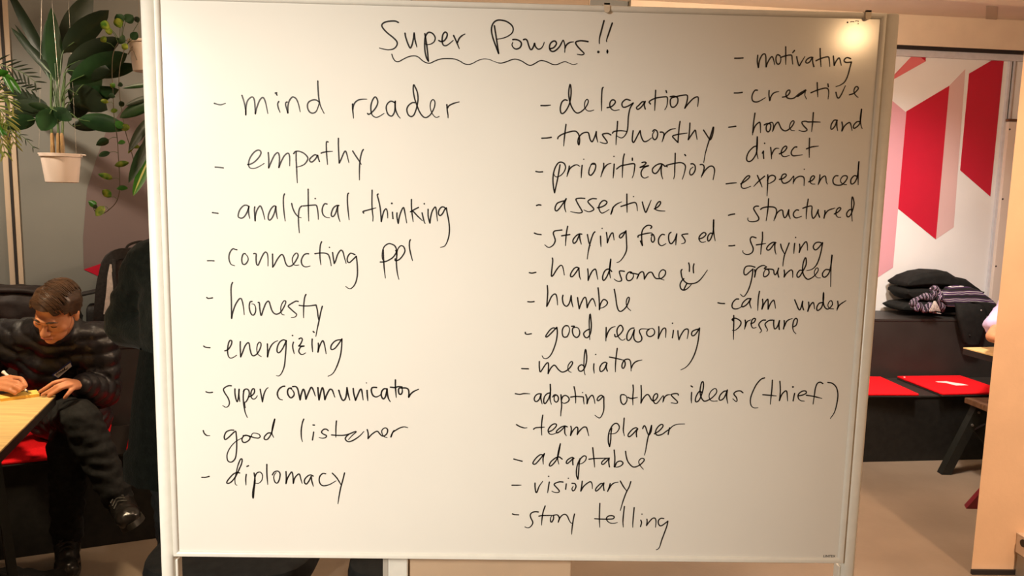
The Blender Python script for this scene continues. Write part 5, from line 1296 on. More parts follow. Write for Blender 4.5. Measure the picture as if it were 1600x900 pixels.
LV = [ # base px, tip px, half width px, depth shift base, tip, material
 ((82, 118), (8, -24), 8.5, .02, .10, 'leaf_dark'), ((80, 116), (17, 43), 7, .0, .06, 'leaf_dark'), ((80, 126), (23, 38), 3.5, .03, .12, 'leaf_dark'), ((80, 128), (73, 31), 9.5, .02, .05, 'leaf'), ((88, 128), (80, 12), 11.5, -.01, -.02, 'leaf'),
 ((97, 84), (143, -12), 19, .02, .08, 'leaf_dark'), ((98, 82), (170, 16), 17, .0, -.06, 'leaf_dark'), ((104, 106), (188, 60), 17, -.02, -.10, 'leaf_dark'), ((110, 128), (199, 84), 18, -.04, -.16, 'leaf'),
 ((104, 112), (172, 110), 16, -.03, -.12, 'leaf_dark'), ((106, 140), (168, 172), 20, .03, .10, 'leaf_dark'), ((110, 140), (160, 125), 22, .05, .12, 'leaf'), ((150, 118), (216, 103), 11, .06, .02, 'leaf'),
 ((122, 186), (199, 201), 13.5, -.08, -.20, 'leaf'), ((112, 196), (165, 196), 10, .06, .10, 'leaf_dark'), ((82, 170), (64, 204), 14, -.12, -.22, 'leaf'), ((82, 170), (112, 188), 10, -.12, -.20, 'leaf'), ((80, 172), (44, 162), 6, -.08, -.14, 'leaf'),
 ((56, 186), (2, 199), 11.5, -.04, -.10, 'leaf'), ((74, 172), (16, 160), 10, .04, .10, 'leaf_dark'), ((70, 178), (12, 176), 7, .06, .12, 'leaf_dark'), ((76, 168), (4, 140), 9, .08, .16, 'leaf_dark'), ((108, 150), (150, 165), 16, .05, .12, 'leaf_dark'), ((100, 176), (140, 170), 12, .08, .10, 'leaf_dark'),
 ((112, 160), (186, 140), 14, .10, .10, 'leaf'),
]
for i, (b_, t_, hw, db, dt, mm) in enumerate(LV):
    bp_, tp2_ = at(*b_, W0+db), at(*t_, W0+dt)
    o = leaf_obj(bp_, tp2_, hw*PXM, M[mm], pl, fold=0.22+0.1*math.sin(i), wave=0.05, droop=0.06)
    rt_ = at(90+4*math.sin(i*2.1), 190, W0+0.01*math.cos(i)); md = rt_.lerp(bp_, 0.55)+V((0, 0, 0.03))
    bm = BM(); tube(bm, smoothpts([rt_, md, bp_, bp_.lerp(tp2_, 0.25)], 4), 0.0022, 6); obj('leaf_stalk', bm, M['stem'], pl, smooth=True)

# trailing vine in a second pot, mostly behind the board post
W1 = 3.30; PX1 = W1/FOC
vp = thing('trailing_plant', at(228, 90, W1), 'trailing vine with yellow and green leaves beside the whiteboard post', 'plant')
pc = at(231, 90, W1+0.02); zt, zb_ = at(231, 64, W1).z, at(231, 111, W1).z; rr_ = 27*PX1
bm = BM(); lathe(bm, [(rr_*0.8, zb_), (rr_*0.82, zb_+0.004), (rr_*0.98, zt-0.012), (rr_*1.05, zt-0.011), (rr_*1.05, zt), (rr_*0.96, zt), (rr_*0.93, zt-0.02), (0.002, zt-0.021)], (pc.x, pc.y, 0), 36); vpot = obj('pot', bm, M['pot'], vp, smooth=True)
bm = BM(); lathe(bm, [(0.002, zt-0.03), (rr_*0.92, zt-0.03), (rr_*0.92, zt-0.02), (0.002, zt-0.014)], (pc.x, pc.y, 0), 20); obj('soil', bm, M['soil'], vpot)
for x0, x1_ in ((218, 216.5), (244, 246)):
    a_ = at(x0, 65, W1+0.02); b_ = at(x1_, 10, W1+0.02); b2 = a_+(b_-a_)*((CEIL-0.001-a_.z)/(b_.z-a_.z))
    bm = BM(); tube(bm, [a_, b2], 0.0011, 6); obj('hanging_wire', bm, M['wire'], vp)
va = smoothpts([at(x, y, W1+d_) for x, y, d_ in ((206, 68, 0), (190, 62, -.05), (178, 80, -.09), (175, 110, -.10), (177, 150, -.10), (178, 180, -.10), (183, 215, -.10), (185, 245, -.10), (186.5, 270, -.10), (187, 296, -.10), (182, 315, -.10), (170, 328, -.10), (160, 334, -.10), (152, 334, -.10), (147, 327, -.10), (145, 318, -.10))], 5)
vb = smoothpts([at(x, y, W1+d_) for x, y, d_ in ((208, 66, 0), (198, 70, -.06), (188, 100, -.09), (186, 135, -.09), (190, 170, -.09), (196, 205, -.09), (204, 232, -.09), (210, 255, -.09))], 5)
vc = smoothpts([at(x, y, W1+d_) for x, y, d_ in ((210, 66, -.02), (200, 85, -.09), (207, 78, -.1), (214, 94, -.1))], 5)
for P in (va, vb, vc):
    bm = BM(); tube(bm, P, 0.0016, 6); obj('vine', bm, M['vine'], vp, smooth=True)
VL = [(192, 36, 182, 22, 9, 'leaf'), (196, 34, 208, 24, 9, 'leaf'), (188, 44, 182, 28, 8, 'leaf_var'), (172, 44, 157, 36, 8, 'leaf_var'), (176, 50, 164, 48, 6, 'leaf_var'), (206, 62, 214, 50, 7, 'leaf'), (216, 36, 212, 26, 5, 'leaf'), (196, 66, 186, 60, 9, 'leaf'), (190, 70, 200, 76, 6, 'leaf_var'),
 (180, 136, 172, 131, 5, 'leaf_var'), (184, 134, 192, 132, 4, 'leaf'), (170, 160, 157, 157, 4, 'leaf_var'), (173, 174, 184, 172, 4, 'leaf_var'), (180, 190, 192, 200, 7, 'leaf_bright'), (190, 204, 202, 196, 6, 'leaf_var'), (182, 203, 190, 196, 6, 'leaf'), (170, 218, 150, 227, 7, 'leaf'), (172, 238, 154, 244, 5, 'leaf'),
 (184, 224, 196, 222, 4, 'leaf_bright'), (179, 259, 202, 254, 5.5, 'leaf_var'), (176, 279, 153, 272, 5.5, 'leaf_var'), (182, 295, 200, 294, 4.5, 'leaf_bright'), (174, 308, 160, 297, 7, 'leaf_var'), (150, 322, 138, 314, 6, 'leaf_bright'), (163, 322, 150, 338, 7, 'leaf_var'), (152, 326, 146, 321, 4, 'leaf'), (210, 226, 200, 240, 3, 'leaf_straw'), (205, 228, 219, 230, 4, 'leaf_var'),
 (166, 66, 158, 58, 6, 'leaf_var'), (180, 152, 170, 148, 5, 'leaf'), (186, 165, 194, 160, 5, 'leaf')]
for i, (bx_, by_, tx, ty, hw, mm) in enumerate(VL):
    b_, t_ = at(bx_, by_, W1-.11), at(tx, ty, W1-.14+0.04*math.sin(i*1.7))
    leaf_obj(b_, t_, hw*0.85*PX1, M[mm], vp, fold=0.3, n=7, droop=0.1)
    allp = va+vb; q = min(allp, key=lambda p: (p-b_).length)
    if (q-b_).length > 0.003:
        bm = BM(); tube(bm, [q, (q+b_)/2+V((0, 0, 0.006)), b_], 0.0011, 5); obj('leaf_stalk', bm, M['stem'], vp)
# strap leaved plant further behind the post
W2 = 3.2; PX2 = W2/FOC
sp = thing('strap_leaf_plant', at(262, 150, W2), 'plant with long drooping strap leaves behind the left board post', 'plant')
pc = at(285, 215, W2+0.02); zt, zb_ = at(285, 190, W2).z, at(285, 240, W2).z; rr_ = 26*PX2
bm = BM(); lathe(bm, [(rr_*0.78, zb_), (rr_*0.98, zt-0.012), (rr_*1.05, zt-0.011), (rr_*1.05, zt), (rr_*0.95, zt), (rr_*0.93, zt-0.02), (0.002, zt-0.021)], (pc.x, pc.y, 0), 32); sp_pot = obj('pot', bm, M['pot'], sp, smooth=True)
for sx in (-1, 1):
    bm = BM(); tube(bm, [V((pc.x+sx*rr_, pc.y, zt-0.004)), V((pc.x+sx*rr_, pc.y, CEIL-0.001))], 0.0011, 6); obj('hanging_wire', bm, M['wire'], sp)
SL = [((238, 132), (191, 138), 3.5, 'leaf'), ((240, 158), (187, 184), 10, 'leaf'), ((236, 182), (201, 236), 7.5, 'leaf_dark'), ((234, 215), (201, 286), 8, 'leaf'), ((234, 245), (208, 306), 8, 'leaf_bright'), ((240, 150), (196, 165), 5, 'leaf_dark'), ((244, 190), (214, 262), 6, 'leaf_dark')]
root = V((pc.x, pc.y, zt-0.015))
for i, (b_, t_, hw, mm) in enumerate(SL):
    b3, t3 = at(*b_, W2-.02), at(*t_, W2-.10)
    o = leaf_obj(b3, t3, hw*PX2, M[mm], sp, fold=0.35, droop=0.05)
    bm = BM(); tube(bm, smoothpts([root, root.lerp(b3, 0.5)+V((0, 0, 0.10)), b3, b3.lerp(t3, 0.2)], 4), 0.004, 6, 0.6); obj('leaf_stalk', bm, M['stem'], sp, smooth=True)
    if mm == 'leaf_bright':
        bm = BM(); leaf(bm, b3+(CAM-b3).normalized()*0.003, t3+(CAM-t3).normalized()*0.003, 1.3*PX2, fold=0.0, droop=0.05); tag(obj('leaf_stripe', bm, M['leaf_straw'], o), 'yellow stripe')
# palm at the left edge
W3 = 3.0; PX3 = W3/FOC
pm = thing('palm', at(-60, 190, W3), 'palm with thin bright fronds entering at the left edge', 'plant')
pc = at(-75, 260, W3); zt, zb_ = at(-75, 235, W3).z, at(-75, 285, W3).z; rr_ = 30*PX3
bm = BM(); lathe(bm, [(rr_*0.78, zb_), (rr_*0.98, zt-0.012), (rr_*1.05, zt-0.011), (rr_*1.05, zt), (rr_*0.95, zt), (rr_*0.93, zt-0.02), (0.002, zt-0.021)], (pc.x, pc.y, 0), 32); obj('pot', bm, M['pot'], pm, smooth=True)
for sx in (-1, 1):
    bm = BM(); tube(bm, [V((pc.x+sx*rr_, pc.y, zt-0.004)), V((pc.x+sx*rr_, pc.y, CEIL-0.001))], 0.0011, 6); obj('hanging_wire', bm, M['wire'], pm)
root = V((pc.x, pc.y, zt-0.01))
def frond(pts, wds, m, nl, ll, spread, hw, d0, d1, sgn=(1, -1)):
    n = len(pts); P = smoothpts([root, root.lerp(at(*pts[0], W3+d0), 0.6)+V((0, 0, 0.05))]+[at(x, y, W3+d0+(d1-d0)*i/(n-1)) for i, (x, y) in enumerate(pts)], 6)
    bm = BM(); tube(bm, P, [0.003-0.002*i/(len(P)-1) for i in range(len(P))], 6)
    rc = obj('frond', bm, M['stem'], pm, smooth=True)
    st_ = 12; bm = BM()
    for k in range(nl):
        t = k/(nl-1); i = int(st_+t*(len(P)-2-st_)); p = P[i]; d_ = (P[i+1]-P[i]).normalized()
        sd = d_.cross((CAM-p).normalized()).normalized()
        for s in sgn:
            dr = (d_*math.cos(spread)+sd*s*math.sin(spread)+V((0, 0, -0.15))).normalized()
            leaf(bm, p, p+dr*ll*(1-0.45*t), hw, fold=0.3, n=6, droop=0.08)
    bmesh.ops.solidify(bm, geom=bm.faces[:], thickness=0.0006)
    o = obj('leaflets', bm, m, rc, smooth=75)
frond([(-20, 100), (10, 104), (36, 114), (58, 130)], 0, M['leaf_dark'], 9, 0.085, 0.75, 0.0035, .12, .14)
frond([(-20, 130), (8, 128), (32, 136), (52, 142)], 0, M['leaf_dark'], 8, 0.08, 0.65, 0.004, .16, .18)
frond([(-20, 160), (0, 172), (14, 196), (22, 226)], 0, M['leaf_straw'], 11, 0.095, 0.55, 0.0034, -.02, -.04)
frond([(-30, 185), (-8, 195), (2, 215), (8, 240)], 0, M['leaf_straw'], 9, 0.09, 0.5, 0.0036, -.05, -.06)
frond([(-20, 150), (-4, 146), (10, 152), (22, 168)], 0, M['leaf_straw'], 8, 0.085, 0.5, 0.003, -.02, -.03)
frond([(-20, 205), (14, 206), (36, 214), (54, 232)], 0, M['leaf_dark'], 6, 0.05, 0.6, 0.002, .12, .14)
for b_, t_, hw, mm in (((2, 108), (21, 146), 4.2, 'leaf_bright'), ((8, 114), (33, 147), 4.8, 'leaf_bright'), ((-12, 118), (14, 112), 5, 'leaf_bright'), ((-10, 196), (12, 212), 3.6, 'leaf_bright'), ((-14, 176), (6, 214), 3.4, 'leaf_bright'), ((-10, 226), (9, 246), 2.4, 'leaf_straw')):
    leaf_obj(at(*b_, W3-.03), at(*t_, W3-.08), hw*PX3, M[mm], pm, 'leaflet', fold=0.3, droop=0.05)

# ================================================================== people
def quilt(segs, pitch, amp, nz=0.004):
    """padded bands across the nearest limb segment"""
    segs = [(V(a), V(b)) for a, b in segs]
    def f(co, no):
        best = None; acc = 0
        for a, b in segs:
            ab = b-a; t = max(0, min(1, (co-a).dot(ab)/ab.length_squared)); d = (a+ab*t-co).length
            tt = (co-a).dot(ab.normalized())
            if best is None or d < best[0]: best = (d, tt+acc)
            acc += 0.013
        k = abs(math.sin(math.pi*best[1]/pitch))
        return co + no*(amp*(k**0.6-0.6)) + no*nz*noise.noise(co*22)
    return f
def wrinkle(freq, amp):
    def f(co, no): return co + no*amp*noise.noise(V((co.x*freq, co.y*freq, co.z*freq*2.2)))
    return f
def basis(up, fwd):
    up = V(up).normalized(); fwd = V(fwd); fwd = (fwd-up*fwd.dot(up)).normalized(); rgt = fwd.cross(up)
    return Matrix((rgt, fwd, up)).transposed()           # columns: right, forward, up
def head_lumps(bm, c, R, s=1.0):
    """skull, jaw, nose, lips, brows, ears, in head space (x right, y forward, z up), c = middle of the skull"""
    def E_(p, ax, rot=None): ellipsoid(bm, V(c)+R @ (V(p)*s), V(ax)*s, R @ rot if rot else R)
    E_((0, -0.012, 0.035), (0.074, 0.094, 0.083)); E_((0, 0.030, -0.012), (0.066, 0.062, 0.078))
    E_((0, 0.042, -0.062), (0.052, 0.046, 0.050)); E_((0, 0.068, -0.093), (0.024, 0.020, 0.018))
    E_((0, 0.088, 0.018), (0.040, 0.016, 0.012))                       # brow
    E_((-0.040, 0.057, -0.024), (0.024, 0.021, 0.024)); E_((0.040, 0.057, -0.024), (0.024, 0.021, 0.024))
    capsule(bm, V(c)+R @ (V((0, 0.092, 0.004))*s), V(c)+R @ (V((0, 0.112, -0.034))*s), 0.0085*s, 0.0125*s)
    for sx in (-1, 1):
        E_((sx*0.012, 0.100, -0.039), (0.009, 0.010, 0.008))
        E_((sx*0.030, 0.0745, -0.001), (0.0125, 0.0125, 0.0105))           # eyeball under the lid
        E_((sx*0.076, -0.004, -0.008), (0.006, 0.014, 0.026), Matrix.Rotation(sx*0.25, 3, 'Z'))
        E_((sx*0.076, -0.012, 0.002), (0.006, 0.012, 0.016), Matrix.Rotation(sx*0.3, 3, 'Z'))
    E_((0, 0.091, -0.064), (0.022, 0.010, 0.0055)); E_((0, 0.088, -0.074), (0.019, 0.010, 0.0065))
def boot_frame(J, spec, s):
    an, to = V(J['ank_'+s]), V(J['toe_'+s]); up = (V(J['kne_'+s])-an).normalized()
    up2 = -V(spec.get('sole_'+s, -up)).normalized(); d = to-an; fw = (d-up2*d.dot(up2)).normalized()
    return an, Matrix((fw.cross(up2).normalized(), fw, up2)).transposed()
def boot_pt(J, spec, s, x, y, z):
    an, RB = boot_frame(J, spec, s); return an+RB @ V((x, y, z-0.088))
def person(spec):
    J = spec['J']; o = thing('person', spec['loc'], spec['label'], 'person')
    k = spec.get('k', 1.0)
    R = basis(spec['head_up'], spec['head_fwd'])
    # body: one continuous surface (trunk, neck, head, arms with hands, legs, feet)
    bm = BM()
    pel, wst, chs, nck, hd = J['pelvis'], J['waist'], J['chest'], J['neck'], J['head']
    chain(bm, [pel, wst, chs], [0.115, 0.105, 0.115])
    for s in 'lr':
        chain(bm, [chs, J['sho_'+s]], [0.09, 0.05]); chain(bm, [nck, J['sho_'+s]], [0.05, 0.045])
        chain(bm, [J['sho_'+s], J['elb_'+s], J['wri_'+s]], [0.043, 0.033, 0.025])
        chain(bm, [J['hip_'+s], J['kne_'+s], J['ank_'+s]], [0.072, 0.048, 0.034])
        chain(bm, [J['ank_'+s], boot_pt(J, spec, s, 0, 0.03, 0.050), boot_pt(J, spec, s, 0, 0.13, 0.042)], [0.030, 0.026, 0.022])
    chain(bm, [chs, nck, V(nck).lerp(V(hd)-R @ V((0, 0.02, 0.06)), 0.9)], [0.085, 0.052, 0.050])
    head_lumps(bm, hd, R, k)
    for s in 'lr':
        h = spec.get('hand_'+s)
        if h is None:                                    # relaxed hand continuing the forearm
            d = (V(J['wri_'+s])-V(J['elb_'+s])).normalized(); sd = d.cross(V((0, 0, 1))).normalized() if abs(d.z) < 0.9 else V((0, 1, 0)); w_ = V(J['wri_'+s]); nn = sd.cross(d)
            h = {'mcp': [], 'fin': []}
            for i, L_ in enumerate((0.066, 0.074, 0.070, 0.055)):
                m_ = w_+d*0.082+sd*(0.030-0.020*i); h['mcp'].append(m_); h['fin'].append([m_, m_+d*L_*0.45-nn*0.006, m_+d*L_*0.75-nn*0.02, m_+d*L_-nn*0.036])
            h['thumb'] = [w_+sd*0.018+d*0.02, w_+sd*0.05+d*0.05-nn*0.008, w_+sd*0.056+d*0.085-nn*0.016]
        for i, m_ in enumerate(h['mcp']): capsule(bm, J['wri_'+s], m_, 0.019, 0.0112)
        for i in range(3): capsule(bm, V(J['wri_'+s]).lerp(V(h['mcp'][i]), 0.75), V(J['wri_'+s]).lerp(V(h['mcp'][i+1]), 0.75), 0.0115)
        for f in h['fin']: chain(bm, f, [0.0098, 0.0088, 0.0080, 0.0070][:len(f)])
        chain(bm, h['thumb'], [0.013, 0.0105, 0.0080])
    body = remeshed('body', bm, 0.0036, M['skin'], o, 3)
    tag(body, 'skin of face and hands')
    # face details lying on the surface
    def eb(p): return V(hd)+R @ (V(p)*k)
    for sx in (-1, 1):
        bm = BM(); tube(bm, smoothpts([eb((sx*0.012, 0.1015, 0.019)), eb((sx*0.030, 0.100, 0.026)), eb((sx*0.050, 0.085, 0.020))], 4), [0.002, 0.004, 0.004, 0.0042, 0.004, 0.0038, 0.003, 0.002, 0.0012], 8); obj('eyebrow', bm, M['hair'], body, smooth=True)
        bm = BM(); tube(bm, smoothpts([eb((sx*0.019, 0.0865, -0.005)), eb((sx*0.030, 0.0895, -0.0065)), eb((sx*0.042, 0.0835, -0.004))], 4), 0.0014, 6); obj('eyelash', bm, M['hair_dark'], body, smooth=True)
    bm = BM(); tube(bm, smoothpts([eb((-0.021, 0.094, -0.068)), eb((-0.008, 0.1005, -0.0665)), eb((0, 0.1005, -0.0675)), eb((0.008, 0.1005, -0.0665)), eb((0.021, 0.094, -0.068))], 4), 0.0032, 8, 0.8); obj('lips', bm, M['lip'], body, smooth=True)
    # clothes
    T = spec['top']; bm = BM()
    chain(bm, [V(pel)+V((0, 0, 0.01)), wst, chs], T.get('trunk', [0.150, 0.150, 0.155]))
    capsule(bm, V(J['hip_l']), V(J['hip_r']), 0.13)
    for s in 'lr':
        chain(bm, [chs, J['sho_'+s]], [0.125, 0.088]); chain(bm, [nck, J['sho_'+s]], [0.078, 0.078])
        cuff = V(J['wri_'+s]).lerp(V(J['elb_'+s]), T.get('cuff', 0.10))
        if T.get('short'): chain(bm, [J['sho_'+s], V(J['sho_'+s]).lerp(V(J['elb_'+s]), 0.78)], [0.070, 0.078])
        else: chain(bm, [J['sho_'+s], J['elb_'+s], cuff], T.get('arm', [0.088, 0.070, 0.050]))
    capsule(bm, chs, nck, 0.12, 0.085)
    if T.get('collar', True): capsule(bm, nck, V(nck).lerp(V(hd), 0.28), 0.080, 0.074)
    segs = [(pel, chs), (chs, nck), (J['sho_l'], J['elb_l']), (J['elb_l'], J['wri_l']), (J['sho_r'], J['elb_r']), (J['elb_r'], J['wri_r'])]
    top = remeshed(T['name'], bm, 0.0075, M[T['mat']], o, 2, quilt(segs, T['pitch'], T['amp']) if T.get('pitch') else wrinkle(11, T.get('amp', 0.008)))
    bm = BM()
    capsule(bm, J['hip_l'], J['hip_r'], 0.118)
    for s in 'lr':
        chain(bm, [J['hip_'+s], J['kne_'+s], V(J['kne_'+s]).lerp(V(J['ank_'+s]), 0.90)], spec.get('leg', [0.102, 0.078, 0.058]))
    remeshed('trousers', bm, 0.008, M['trouser'], o, 2, wrinkle(16, 0.011))
    for s in 'lr':
        an, RB = boot_frame(J, spec, s); up = (V(J['kne_'+s])-an).normalized()
        def P(x, y, z): return an+RB @ V((x, y, z-0.088))
        bm = BM()
        chain(bm, [an+up*0.10, an+up*0.03, P(0, 0.0, 0.062)], [0.054, 0.051, 0.050])
        chain(bm, [P(0, 0.01, 0.085), P(0, 0.06, 0.070), P(0, 0.10, 0.056)], [0.050, 0.046, 0.043])
        for (x, y, z, r) in ((0, -0.045, 0.050, 0.040), (0, -0.03, 0.066, 0.044), (-0.006, 0.08, 0.054, 0.042), (0.006, 0.11, 0.050, 0.042), (0, 0.145, 0.048, 0.042), (-0.010, 0.155, 0.044, 0.036), (0.010, 0.155, 0.044, 0.036), (0, 0.04, 0.070, 0.044)):
            ellipsoid(bm, P(x, y, z), (r*1.05, r*1.15, r*0.95), RB, 2)
        bt = remeshed('boot', bm, 0.006, M['leather'], o, 3, wrinkle(30, 0.003))
        out = []
        for t in range(28):
            a = t*2*math.pi/28; y = 0.050+0.150*math.sin(a); x = math.cos(a)*(0.047+0.004*math.sin(a))
            out.append((x, y))
        bm = BM(); prism(bm, [P(x, y, 0.002) for x, y in out], RB @ V((0, 0, 0.024))); obj('boot_sole', bm, M['sole'], bt, smooth=True)
        bm = BM()
        for i in range(5):
            y = 0.088-0.017*i; z = 0.108+0.0115*i
            tube(bm, smoothpts([P(-0.026, y+0.004, z-0.008), P(0, y, z+0.006), P(0.026, y+0.008, z-0.008)], 4), 0.0032, 6); tube(bm, smoothpts([P(0.026, y-0.004, z-0.004), P(0, y+0.002, z+0.008), P(-0.026, y-0.008, z-0.002)], 4), 0.0032, 6)
        obj('laces', bm, M['sole'], bt, smooth=True)
    # hair
    hs = spec['hair']; bm = BM()
    r = bmesh.ops.create_uvsphere(bm, u_segments=48, v_segments=32, radius=1.0); dele = []
    for v in r['verts']:
        p = v.co.copy(); 
        line = 0.30 if p.y > 0 else 0.30-0.95*min(1, -p.y*1.5)       # hairline height in front and in the nape
        if abs(p.x) > 0.75 and p.y > -0.25: line = 0.02
        if hs == 'swept' and p.x < -0.45 and p.y < 0.42: line = min(line, -0.28)
        if p.z < line: dele.append(v)
        q = V((p.x*0.0835, p.y*0.108-0.012, p.z*0.100+0.030)); q += p*0.006*(noise.noise(V((p.x*2.0, p.y*9, p.z*3)))+0.6*noise.noise(p*6))
        if hs == 'swept' and p.y > 0: q += V((0.004, 0.010*max(0, 1-abs(p.z-0.4)*2), 0.004))
        v.co = eb(q)
    bmesh.ops.delete(bm, geom=dele, context='VERTS')
    bmesh.ops.solidify(bm, geom=bm.faces[:], thickness=0.006)
    cap_ = obj('hair', bm, M[spec.get('hair_mat', 'hair')], o, smooth=80)
    bm = BM(); rnd = random.Random(5)
    def surf(x, y):                                    # point on the hair surface above (x, y) in unit head space
        z = math.sqrt(max(0.0, 1-min(0.995, x*x+y*y))); return V((x*0.0865, y*0.113-0.012, z*0.104+0.030))
    for i in range(150):
        if hs == 'swept':
            y0 = -0.8+1.72*(i % 50)/49; x0 = -0.62+rnd.uniform(-0.12, 0.1); bend = 0.25
            pts = []
            for t in range(7):
                x = x0+(rnd.uniform(0.95, 1.2)*t/6); y = y0-bend*(x-x0)**2+0.05*math.sin(i)
                rr_ = math.hypot(x, y)
                if rr_ > 0.965: x, y = x*0.965/rr_, y*0.965/rr_
                pts.append(surf(x, y)+V((0, 0.006 if y > 0.5 else 0, 0.001*rnd.random())))
        else:
            a = i*2.4; pts = [surf(0.95*t/6*math.cos(a+0.25*t/6), 0.95*t/6*math.sin(a+0.25*t/6)) for t in range(7)]
        S = smoothpts([eb(p) for p in pts], 2)
        tube(bm, S, [0.0038*math.sin(math.pi*(0.08+0.88*j/(len(S)-1)))+0.0006 for j in range(len(S))], 5)
    tag(obj('hair_locks', bm, M[spec.get('hair_mat', 'hair')], cap_, smooth=True), kind='stuff')
    return o, body, top, R, eb

# --- the man writing at the left table
A = at
man_J = dict(pelvis=A(108, 640, 3.53), waist=A(100, 606, 3.48), chest=A(88, 560, 3.36), neck=A(84, 520, 3.24), head=A(89, 487, 3.05),
    sho_l=A(151, 533, 3.33), elb_l=A(160, 612, 3.37), wri_l=A(126, 601, 3.145),
    sho_r=A(4, 530, 3.30), elb_r=A(-52, 606, 3.24), wri_r=A(-20, 601, 3.09),
    hip_l=A(128, 650, 3.52), kne_l=A(106, 702, 3.12), ank_l=A(105, 850, 3.20), toe_l=A(105, 890, 3.07),
    hip_r=A(92, 648, 3.52), kne_r=A(126, 656, 3.10), ank_r=A(190, 790, 3.14), toe_r=A(216, 832, 3.02))
man_hands = dict(
  hand_l=dict(mcp=[A(100, 594.5, 3.085), A(105, 598, 3.07), A(110, 602, 3.07), A(115, 606, 3.08)],
    fin=[[A(100, 594.5, 3.085), A(84, 598, 3.07), A(72, 606, 3.06), A(62, 612, 3.055)], [A(105, 598, 3.07), A(90, 603, 3.05), A(77, 611, 3.045), A(66, 617, 3.04)],
         [A(110, 602, 3.07), A(97, 606, 3.045), A(86, 613, 3.04), A(76, 618.5, 3.035)], [A(115, 606, 3.08), A(110, 611, 3.06), A(105, 617, 3.05), A(101, 622, 3.05)]],
    thumb=[A(117, 598, 3.12), A(100, 597, 3.13), A(86, 602, 3.12)]),
  hand_r=dict(mcp=[A(16, 589.5, 3.06), A(14, 595, 3.03), A(9, 601, 3.015), A(4, 607, 3.01)],
    fin=[[A(16, 589.5, 3.06), A(33, 591.5, 3.04), A(38, 597, 3.03), A(41, 603, 3.025)], [A(14, 595, 3.03), A(29, 598, 3.01), A(35, 604, 3.01), A(36, 608, 3.02)],
         [A(9, 601, 3.015), A(23, 604, 2.99), A(31, 609, 2.995), A(29, 612, 3.02)], [A(4, 607, 3.01), A(15, 610, 2.985), A(24, 614, 2.99), A(23, 616, 3.01)]],
    thumb=[A(-6, 596, 3.08), A(14, 601, 3.05), A(36, 607, 3.035)]))
hu = CR*0.22+CU*0.80-CF*0.56
hf = CR*(-0.05)-CU*0.62-CF*0.77
man = dict(J=man_J, loc=V((man_J['pelvis'].x, man_J['pelvis'].y, 0)), label='seated man in black quilted jacket bending over the table to write', head_up=hu, head_fwd=hf, k=0.97,
    top=dict(name='quilted_jacket', mat='jacket', pitch=0.066, amp=0.011, arm=[0.090, 0.074, 0.050], trunk=[0.150, 0.155, 0.150]), hair='swept', sole_l=V((0, 0, -1)),
    sole_r=(CR*0.50-CU*0.86+CF*0.10), **man_hands)
mo, mbody, mtop, mR, meb = person(man)
# ear ring
bm = BM(); bmesh.ops.create_icosphere(bm, subdivisions=2, radius=0.0045, matrix=Matrix.Translation(meb((0.080, 0.004, -0.036)))); obj('ear_stud', bm, M['pen'], mo)
# name sticker on the jacket
def bvh(o):
    m = o.data; mw = o.matrix_parent_inverse if o.parent else Matrix.Identity(4)
    off = V(o.parent.location)+mw.translation if o.parent else V()
    return BVHTree.FromPolygons([v.co+off for v in m.vertices], [p.vertices[:] for p in m.polygons])
tb = bvh(mtop)
def hit(px, py):
    d = (at(px, py, 1)-CAM).normalized(); r = tb.ray_cast(CAM, d); return r[0] if r[0] else at(px, py, 3.1)
def sticker(name, corners, off, m, par, pl=None):
    (x0, y0), (x1, y1), (x2, y2), (x3, y3) = corners; bm = BM(); n = 7; g = []
    cen = sum((hit(x, y) for x, y in corners), V())/4
    a, b, c, d = [hit(x, y) for x, y in corners]
    # a flat label laid on the cloth, facing out
    nr = ((b-a).cross(d-a)).normalized(); nr = nr if nr.dot(CAM-cen) > 0 else -nr
    lift = max(0.0, max((hit(x0+(x1-x0)*s+(x3-x0)*t, y0+(y1-y0)*s+(y3-y0)*t)-cen).dot(nr) for s in (0, .25, .5, .75, 1) for t in (0, .5, 1)))
    if pl is None:
        def pl(x, y, o=0.0):
            dd = at(x, y, 1)-CAM; o_ = cen+nr*(lift+off+o); return CAM+dd*((o_-CAM).dot(nr)/dd.dot(nr))
    else: nr = pl.nr
    pl.nr = nr
    prism(bm, [pl(x, y, 0.0 if off < 0.0015 else 0.0014) for x, y in corners], -nr*0.0008)
    return obj(name, bm, m, par), pl
tgo, pl_ = sticker('name_sticker', [(81, 586), (90, 592), (113, 572.5), (110.5, 563)], 0.001, M['tag_blue'], mo)
tg2, pl2 = sticker('sticker_field', [(84, 586), (91, 590.5), (112, 572.5), (110, 567)], 0.0022, M['tag_white'], tgo, pl_)
bm = BM()
S = smoothpts([pl2(x, y, 0.0026) for x, y in ((89, 583), (87.5, 586), (90, 585), (92, 581.5), (93.5, 583.5), (95, 580), (96.5, 582), (98, 578), (100, 580), (100.5, 574), (101.5, 578.5), (103.5, 576), (104, 577.5), (106, 574))], 3)
tube(bm, S, 0.0011, 5); obj('scribble', bm, M['ink'], tg2)

